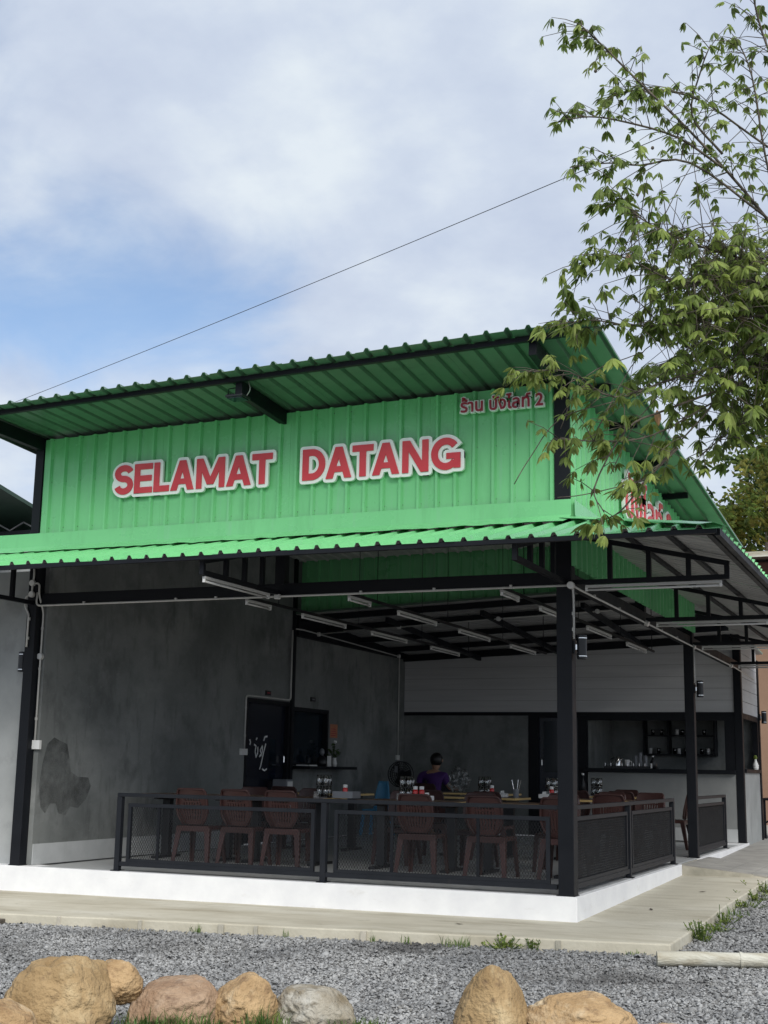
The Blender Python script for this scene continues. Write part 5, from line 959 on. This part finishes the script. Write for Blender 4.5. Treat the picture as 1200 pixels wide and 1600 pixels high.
# ------------------------------------------------------------------ neighbours
t = thing('neighbour_shed', 'neighbouring shed with dark green roof behind the left edge', 'building', (-10.5, 5.0, -0.3))
MB().box((-16, 4.2, -0.4), (-9.75, 9, 4.48)).build('wall', 'cement_light', t)
MB().bar((-16, 4.15, 4.60), (-9.7, 4.15, 4.60), .08, .10).build('beam', 'steel', t)
m = MB(); 
for i, x in enumerate(np.arange(-15.6, -10.0, .5)): m.bar((x, 4.13, 4.66), (x + .25, 4.13, 4.78), .02, .02).bar((x + .25, 4.13, 4.78), (x + .5, 4.13, 4.66), .02, .02)
m.build('lattice', 'galv', t)
rf = MB().bar((-16, 4.86, 5.10), (-9.7, 4.86, 5.02), .05, .05).build('roof', 'steel', t)
MB().add([(-17, 1.5, 5.62), (-9.6, 1.5, 5.52), (-9.6, 9.5, 3.95), (-17, 9.5, 4.05), (-17, 1.5, 5.56), (-9.6, 1.5, 5.46), (-9.6, 9.5, 3.89), (-17, 9.5, 3.99)], [(0, 1, 2, 3), (7, 6, 5, 4), (0, 4, 5, 1), (1, 5, 6, 2), (2, 6, 7, 3), (3, 7, 4, 0)]).build('roof_slab', 'dark_roof', rf)
MB().bar((-12.6, 3.5, 4.42), (-9.75, 3.5, 4.30), .9, .02).build('canopy_sheet', 'white_paint', rf)
t = thing('house', 'tan plastered house with brown tiled eave behind the kitchen', 'house', (1.0, 17.0, -0.1))
MB().box((-5, 18.6, -0.3), (9, 25, 4.35)).build('wall', 'house_wall', t); MB().box((-5, 18.62, 4.35), (9, 25, 5.9)).build('upper_wall', 'house_brick', t); MB().box((-5, 18.5, 4.3), (9, 18.62, 4.42)).build('string_course', 'house_wall', t)
rf = MB().add([(-1.0, 17.6, 5.98), (10, 17.6, 6.02), (10, 22.5, 6.35), (-1.0, 22.5, 6.35), (-1.0, 17.6, 5.90), (10, 17.6, 5.94), (10, 22.5, 6.25), (-1.0, 22.5, 6.25)], [(0, 1, 2, 3), (7, 6, 5, 4), (0, 4, 5, 1), (1, 5, 6, 2), (2, 6, 7, 3), (3, 7, 4, 0)]).build('roof', 'house_roof', t); MB().bar((-1.0, 17.58, 5.93), (10, 17.58, 5.97), .03, .12).build('fascia', 'wood_pole', rf); MB().box((-.75, 18.3, 5.35), (-.58, 18.6, 5.5)).build('vent', 'white_plastic', t)
# yard table behind the kitchen with a white bucket
t = thing('yard_table', 'black steel yard table behind the kitchen at the right edge', 'table', (0.45, 13.8, -0.05)); MB().box((-.05, 13.4, .66), (1.2, 14.2, .70)).build('table_top', 'steel', t)
for x in (0.0, 1.15):
    for y in (13.45, 14.15): MB().bar((x, y, -.05), (x, y, .66), .04, .04).build('leg', 'steel', t)
MB().bar((0, 13.45, .25), (.6, 13.45, .64), .03, .03).build('brace', 'steel', t)
t = thing('white_bucket', 'white plastic bucket on the yard table', 'bucket', (.22, 13.7, .701)); MB().lathe((.22, 13.7, .701), [(.14, 0), (.17, .26), (.175, .28), (.16, .27), (.13, .02)], 20).build('pail', 'white_plastic', t, smooth=True)
t = thing('crate', 'dark crate under the yard table', 'crate', (.4, 13.8, -.05)); MB().box((.05, 13.5, -.05), (.85, 14.1, .28)).build('body', 'trousers', t, bevel=.02); MB().box((.2, 13.48, .20), (.6, 13.5, .24)).build('handle', 'blue_plastic', t)
# overhead cable
a, b = Vector((-7.238, 1.183, 5.842)), Vector((0.797, -2.073, 6.127)); a, b2 = a + (a - b) * 0.12, b + (b - a) * 0.45; t = thing('overhead_cable', 'thin black cable crossing the sky above the roof', 'cable', tuple(a))
pts = [a.lerp(b2, i / 30) - Vector((0, 0, 0.06 * 4 * (i / 30) * (1 - i / 30) - 0.03)) for i in range(31)]; MB().tube(pts, 0.0034, 6).build('wire', 'cable_black', t, smooth=True)

# ------------------------------------------------------------------ trees
def leaf_poly(m, p, d, nrm, ln, w):
    """folded pointed leaflet: base p, along d"""
    s = d.cross(nrm).normalized() * w; k = nrm * (w * .35); tip = p + d * ln - nrm * ln * .14; a_, b_ = p + d * ln * .30 + nrm * ln * .02, p + d * ln * .62 - nrm * ln * .01
    m.add([p, a_ + s * .92 - k, a_, a_ - s * .92 - k, b_ + s * .86 - k, b_, b_ - s * .86 - k, tip], [(0, 1, 2), (0, 2, 3), (1, 4, 5, 2), (2, 5, 6, 3), (4, 7, 5), (5, 7, 6)])
def compound_leaf(m, p, out, size, nl):
    """palmate leaf: slender drooping leaflets fanned round the stalk end"""
    out = out.normalized(); side = out.cross(Vector((0, 0, 1))); side = side.normalized() if side.length > .05 else Vector((1, 0, 0))
    for i in range(nl):
        a = (i / (nl - 1) - .5) * 2.9 + random.uniform(-.12, .12); d = (out * math.cos(a) + side * math.sin(a)); droop = random.uniform(.6, 1.9); d = (d - Vector((0, 0, droop))).normalized(); nn = (Vector((0, 0, 1)) + out * .6 + side * random.gauss(0, .25)).normalized(); nn = (nn - d * nn.dot(d)).normalized()
        leaf_poly(m, p + d * size * .10, d, nn, size * random.uniform(.8, 1.2) * (1 - .2 * abs(a) / 1.45), size * .145)
BR = [
 [(3.19,-0.16,-0.45),(3.20,-0.79,1.0),(3.14,-1.33,2.35),(3.06,-1.73,3.32),(3.00,-2.04,4.19),(2.99,-2.33,4.99),(2.98,-2.63,5.87),(3.01,-2.95,6.91)],
 [(3.04,-1.89,3.78),(2.69,-2.58,4.50),(2.39,-3.11,4.80),(2.15,-3.38,5.11),(1.86,-3.69,5.44),(1.58,-3.98,5.71),(1.37,-4.17,5.93),(1.25,-4.30,6.04)],
 [(2.99,-2.33,4.99),(2.60,-2.88,5.72),(2.40,-3.15,6.07),(2.30,-3.36,6.38),(2.27,-3.56,6.71)],
 [(2.39,-3.11,4.80),(2.32,-3.46,5.30),(2.28,-3.69,5.77),(2.20,-3.78,6.02)],
 [(2.70,-2.74,5.27),(2.23,-3.22,5.55),(1.89,-3.52,5.76),(1.58,-3.77,5.77),(1.39,-3.94,5.67)],
 [(2.30,-3.28,4.91),(1.85,-3.65,5.23),(1.53,-3.78,5.21),(1.33,-3.87,5.22),(1.11,-4.06,5.14)],
 [(2.05,-3.56,5.20),(1.78,-3.71,5.40),(1.48,-3.96,5.45),(1.25,-4.07,5.48),(1.05,-4.15,5.44)],
 [(2.04,-3.48,5.34),(1.86,-3.61,5.60),(1.95,-3.74,5.85),(2.02,-3.74,6.03)],
 [(2.81,-2.39,4.40),(2.28,-3.21,4.57),(1.84,-3.64,4.65),(1.55,-3.90,4.77),(1.42,-3.99,4.94)],
 [(2.80,-2.38,4.31),(2.21,-3.33,4.44),(1.76,-3.72,4.36),(1.43,-4.00,4.48),(1.18,-4.10,4.43)],
 [(2.95,-2.03,4.00),(2.37,-2.99,4.25),(1.84,-3.53,4.14),(1.50,-3.77,4.06),(1.25,-3.99,4.06),(1.08,-4.06,4.04)],
 [(2.96,-2.06,4.19),(2.23,-3.00,3.99),(1.70,-3.51,3.76),(1.32,-3.75,3.59),(1.06,-3.94,3.74),(0.80,-4.09,3.72)],
 [(2.98,-1.99,3.91),(2.15,-3.02,3.94),(1.83,-3.30,3.53),(1.59,-3.45,3.22),(1.44,-3.47,3.05)],
 [(2.98,-1.97,3.82),(2.38,-2.73,4.05),(1.94,-3.17,3.69),(1.52,-3.51,3.37),(1.22,-3.73,3.30),(0.94,-3.91,3.30)],
 [(2.03,-3.15,3.78),(1.61,-3.50,3.54),(1.38,-3.68,3.38),(1.16,-3.69,3.00),(1.21,-3.64,2.83)],
 [(1.67,-3.42,3.29),(1.46,-3.47,3.07),(1.30,-3.55,2.85),(1.17,-3.64,2.77)],
 [(2.97,-1.94,3.63),(2.40,-2.56,3.81),(1.99,-2.90,3.53),(1.74,-3.06,3.30)],
 [(2.98,-2.13,4.57),(2.46,-2.46,4.52),(1.87,-2.57,4.36),(1.51,-2.68,4.16),(1.25,-2.85,3.94)],
 [(2.96,-2.31,4.81),(2.39,-2.47,4.93),(1.85,-2.67,4.82),(1.49,-2.78,4.58)],
 [(2.99,-2.01,4.00),(2.49,-2.08,3.83),(2.09,-2.24,3.78),(1.82,-2.41,3.51)],
]
TR = thing('leafy_tree', 'tree reaching in from the right with drooping palmate leaves and thin branches', 'tree', (3.19, -0.16, -0.42))
def smooth_path(pts, n=4):
    P = [Vector(p) for p in pts]; P = [P[0] * 2 - P[1]] + P + [P[-1] * 2 - P[-2]]; o = []
    for i in range(1, len(P) - 2):
        for k in range(n):
            t = k / n; a, b, c, d = P[i - 1:i + 3]; o.append(0.5 * ((2 * b) + (c - a) * t + (2 * a - 5 * b + 4 * c - d) * t * t + (3 * b - a - 3 * c + d) * t ** 3))
    return o + [P[-2]]
leaf_spots = []                                                     # (point, outward direction, size)
for bi, pts in enumerate(BR):
    sp = smooth_path(pts); n = len(sp)
    if bi == 0: MB().tube(sp, [0.13 - 0.09 * i / n for i in range(n)], 12).build('trunk', 'bark', TR, smooth=True)
    else:
        r0 = 0.012 if bi in (1, 2) else 0.0075; MB().tube(sp, [r0 * (1 - .8 * i / n) + .0018 for i in range(n)], 7).build('branch', 'bark', TR, smooth=True)
tw = MB()
for bi, pts in enumerate(BR):
    if bi == 0: continue
    sp = smooth_path(pts, 6); dense = bi >= 8; lnn = sum((sp[i + 1] - sp[i]).length for i in range(len(sp) - 1)); nt_ = int(lnn * {8: 24, 9: 24, 10: 22, 11: 18, 12: 10, 13: 14, 14: 8, 15: 6, 16: 12, 17: 22, 18: 24, 19: 18}.get(bi, 22)); upper = not dense
    for k in range(nt_):
        f = 0.12 + 0.88 * (k + random.random()) / nt_; i = min(int(f * (len(sp) - 1)), len(sp) - 2); p = sp[i].lerp(sp[i + 1], f * (len(sp) - 1) - i); d = (sp[i + 1] - sp[i]).normalized()
        rv = Vector((random.gauss(-.3, 1), random.gauss(-.1, .9), random.gauss(0.15 if upper else -.05, .7))).normalized(); td = (d * .55 + rv).normalized(); L_ = random.uniform(.08, .50) * (1.15 - .55 * f)
        q1 = p + td * L_ * .5; q2 = p + td * L_ + Vector((0, 0, -.10 * L_)); tw.tube([p, q1, q2], [.0035, .0028, .0018], 4)
        leaf_spots.append((q2, td, random.uniform(.05, .078) if upper else random.uniform(.052, .092)))
        if random.random() < (.55 if upper else .7): leaf_spots.append((q1, (td + Vector((random.gauss(0, .6), random.gauss(0, .6), -.2))).normalized(), random.uniform(.045, .07) if upper else random.uniform(.05, .08)))
    leaf_spots.append((sp[-1], (sp[-1] - sp[-3]).normalized(), .08))
# the dense heart of the crown, on its own twigs
anch = [p for bi in (8, 9, 10, 10, 11, 17, 17, 18, 18, 19, 16, 12) for p in smooth_path(BR[bi], 5)[:17]]
for k in range(2000):
    a = random.choice(anch); c = a + Vector((random.gauss(0, .20), random.gauss(0, .28), random.gauss(0, .20)))
    if c.x < 1.72 + random.uniform(-.35, .3) or c.z < 3.45 + (2.2 - c.x) * .5: continue
    tw.tube([a, a.lerp(c, .5) + Vector((0, 0, .03)), c], [.0035, .003, .002], 4); leaf_spots.append((c, (c - a + Vector((-.1, -.05, 0))).normalized(), random.uniform(.05, .088)))
kind(tw.build('twigs', 'bark', TR, smooth=True), 'stuff')
# bare hanging twigs
for pts in ([(1.35, -3.8, 3.55), (1.0, -3.95, 3.42), (0.80, -4.0, 3.15), (0.70, -4.02, 2.98)], [(1.5, -3.7, 3.9), (1.15, -3.9, 3.7), (1.0, -3.95, 3.35)], [(1.46, -3.47, 3.07), (1.1, -3.7, 2.95), (0.92, -3.75, 2.93)], [(2.0, -3.3, 4.3), (1.5, -3.6, 3.95), (1.2, -3.8, 3.35)], [(1.9, -3.2, 4.1), (1.45, -3.55, 3.5), (1.25, -3.6, 3.1)]):
    MB().tube(smooth_path(pts), 0.0035, 5).build('bare_twig', 'bark', TR, smooth=True)
protos = []
for k in range(10):
    m = MB(); compound_leaf(m, Vector((0, 0, 0)), Vector((1, 0, 0)), 1.0, random.choice((5, 6, 6, 7))); protos.append((m, [m.mesh('leaf', 'leaf'), m.mesh('leaf', 'leaf_bright')]))
cp = Vector((3.268, -12.15, 1.1256)); order_ = sorted(range(len(leaf_spots)), key=lambda i: (leaf_spots[i][0] - cp).length / leaf_spots[i][2])
ind = set([i for i in order_ if leaf_spots[i][0].x < 2.35][:295]); rest = MB(); rest2 = MB()
for i, (p, d, s) in enumerate(leaf_spots):
    k = random.randrange(10); rz = math.atan2(d.y, d.x); s *= (1.15 if p.z > 4.9 else 1.30) * random.uniform(.8, 1.25)
    if i in ind:
        o = bpy.data.objects.new('leaf', protos[k][1][1 if random.random() < .5 else 0]); COL.objects.link(o); o.parent = TR; o.location = p - Vector(ORG[TR.name]); o.scale = (s, s, s); o.rotation_euler = (random.gauss(0, .25), random.gauss(0, .25), rz)
    else:
        mt = Matrix.Translation(p) @ Matrix.Rotation(rz, 4, 'Z') @ Matrix.Rotation(random.gauss(0, .3), 4, 'X') @ Matrix.Rotation(random.gauss(0, .3), 4, 'Y') @ Matrix.Scale(s, 4); (rest if random.random() < .72 else rest2).add([mt @ Vector(v) for v in protos[k][0].v], protos[k][0].f)
kind(rest.build('foliage', 'leaf', TR), 'stuff'); kind(rest2.build('foliage', 'leaf_bright', TR), 'stuff')
for p in ((1.42, -3.72, 4.62), (2.1, -3.2, 4.3), (1.55, -3.5, 3.55), (1.95, -3.2, 3.62)):
    m = MB(); leaf_poly(m, Vector(p), Vector((.1, -.2, -1)).normalized(), Vector((0, -1, .2)).normalized(), .12, .026); m.build('dry_leaf', 'dead_leaf', TR)
for p in ((1.33, -4.2, 5.72), (1.62, -3.8, 5.3), (1.5, -3.75, 5.0), (1.75, -3.8, 5.62)): MB().lathe(p, [(.004, 0), (.010, .005), (.012, .012), (.009, .021), (.002, .025)], 10).build('berry', 'bark', TR, smooth=True)
def bg_tree(label, base, h, crown, n, leaf, mat, trunk_r=.16, mat2=None):
    base = Vector(base); t = thing('background_tree', label, 'tree', tuple(base), 'trees behind the buildings'); top = base + Vector((0, 0, h)); MB().tube([base, base.lerp(top, .5) + Vector((.1, 0, 0)), top], [trunk_r, trunk_r * .7, trunk_r * .3], 9).build('trunk', 'bark', t, smooth=True)
    lb = MB(); fo = MB(); f2 = MB()
    for (cx, cy_, cz, rx, ry, rz, q) in crown:
        c = base + Vector((cx, cy_, cz)); lb.tube([base.lerp(top, random.uniform(.45, .9)), c], [.05, .02], 5)
        for k in range(q):
            cl = c + Vector((random.gauss(0, .45) * rx, random.gauss(0, .45) * ry, random.gauss(0, .45) * rz)); tgt = fo if random.random() < .6 or not mat2 else f2
            for j in range(n):
                p = cl + Vector((random.gauss(0, .12), random.gauss(0, .12), random.gauss(0, .10))); d = Vector((random.gauss(0, 1), random.gauss(0, 1), random.gauss(-.4, .6))).normalized(); nn = d.orthogonal().normalized(); leaf_poly(tgt, p, d, nn, leaf * random.uniform(.7, 1.2), leaf * .28)
    lb.build('limbs', 'bark', t); kind(fo.build('crown', mat, t), 'stuff')
    if f2.v: kind(f2.build('crown_second_tone', mat2, t), 'stuff')  # leaf clumps in the second leaf colour, picked at random
bg_tree('yellowish green tree behind the right roof edge', (-1.4, 27.0, -.2), 8.0, [(0, 0, 9.3, 1.3, 1.5, 1.2, 90), (-1.1, -.3, 8.2, 1.0, 1.0, .9, 70), (.9, 0, 7.7, 1.3, 1.2, 1.0, 80), (.6, 0, 10.5, 1.1, .9, .8, 60), (-1.6, -.5, 7.2, .9, .9, .6, 50), (1.6, 0, 9.0, 1.2, 1.0, 1.2, 70)], 16, .20, 'leaf_yellow', mat2='leaf')
bg_tree('dark green tree between the right roof edge and the tan house', (-2.6, 31.5, -.2), 8.5, [(-.6, 0, 9.0, 1.3, 1.2, 1.2, 90), (.9, 0, 10.6, 1.2, 1.2, 1.0, 70), (-1.5, 0, 8.0, 1.2, 1.2, .8, 70), (1.6, 0, 9.0, 1.6, 1, 1, 70), (.2, 0, 11.6, .9, 1.0, .6, 34), (-.4, 0, 7.6, 1.6, 1, .7, 60)], 16, .21, 'leaf_dark', mat2='leaf')
bg_tree('distant tree above the dark shed roof at the left edge', (-19.4, 15.4, -.3), 6.6, [(-.1, 0, 7.3, .55, .6, .75, 17), (.5, 0, 7.0, .5, .5, .4, 13), (1.15, 0, 7.2, .5, .5, .55, 18), (-1.2, 0, 7.3, 1.0, .8, .8, 24), (.9, 0, 6.7, .9, .6, .5, 16)], 12, .16, 'leaf_dark')
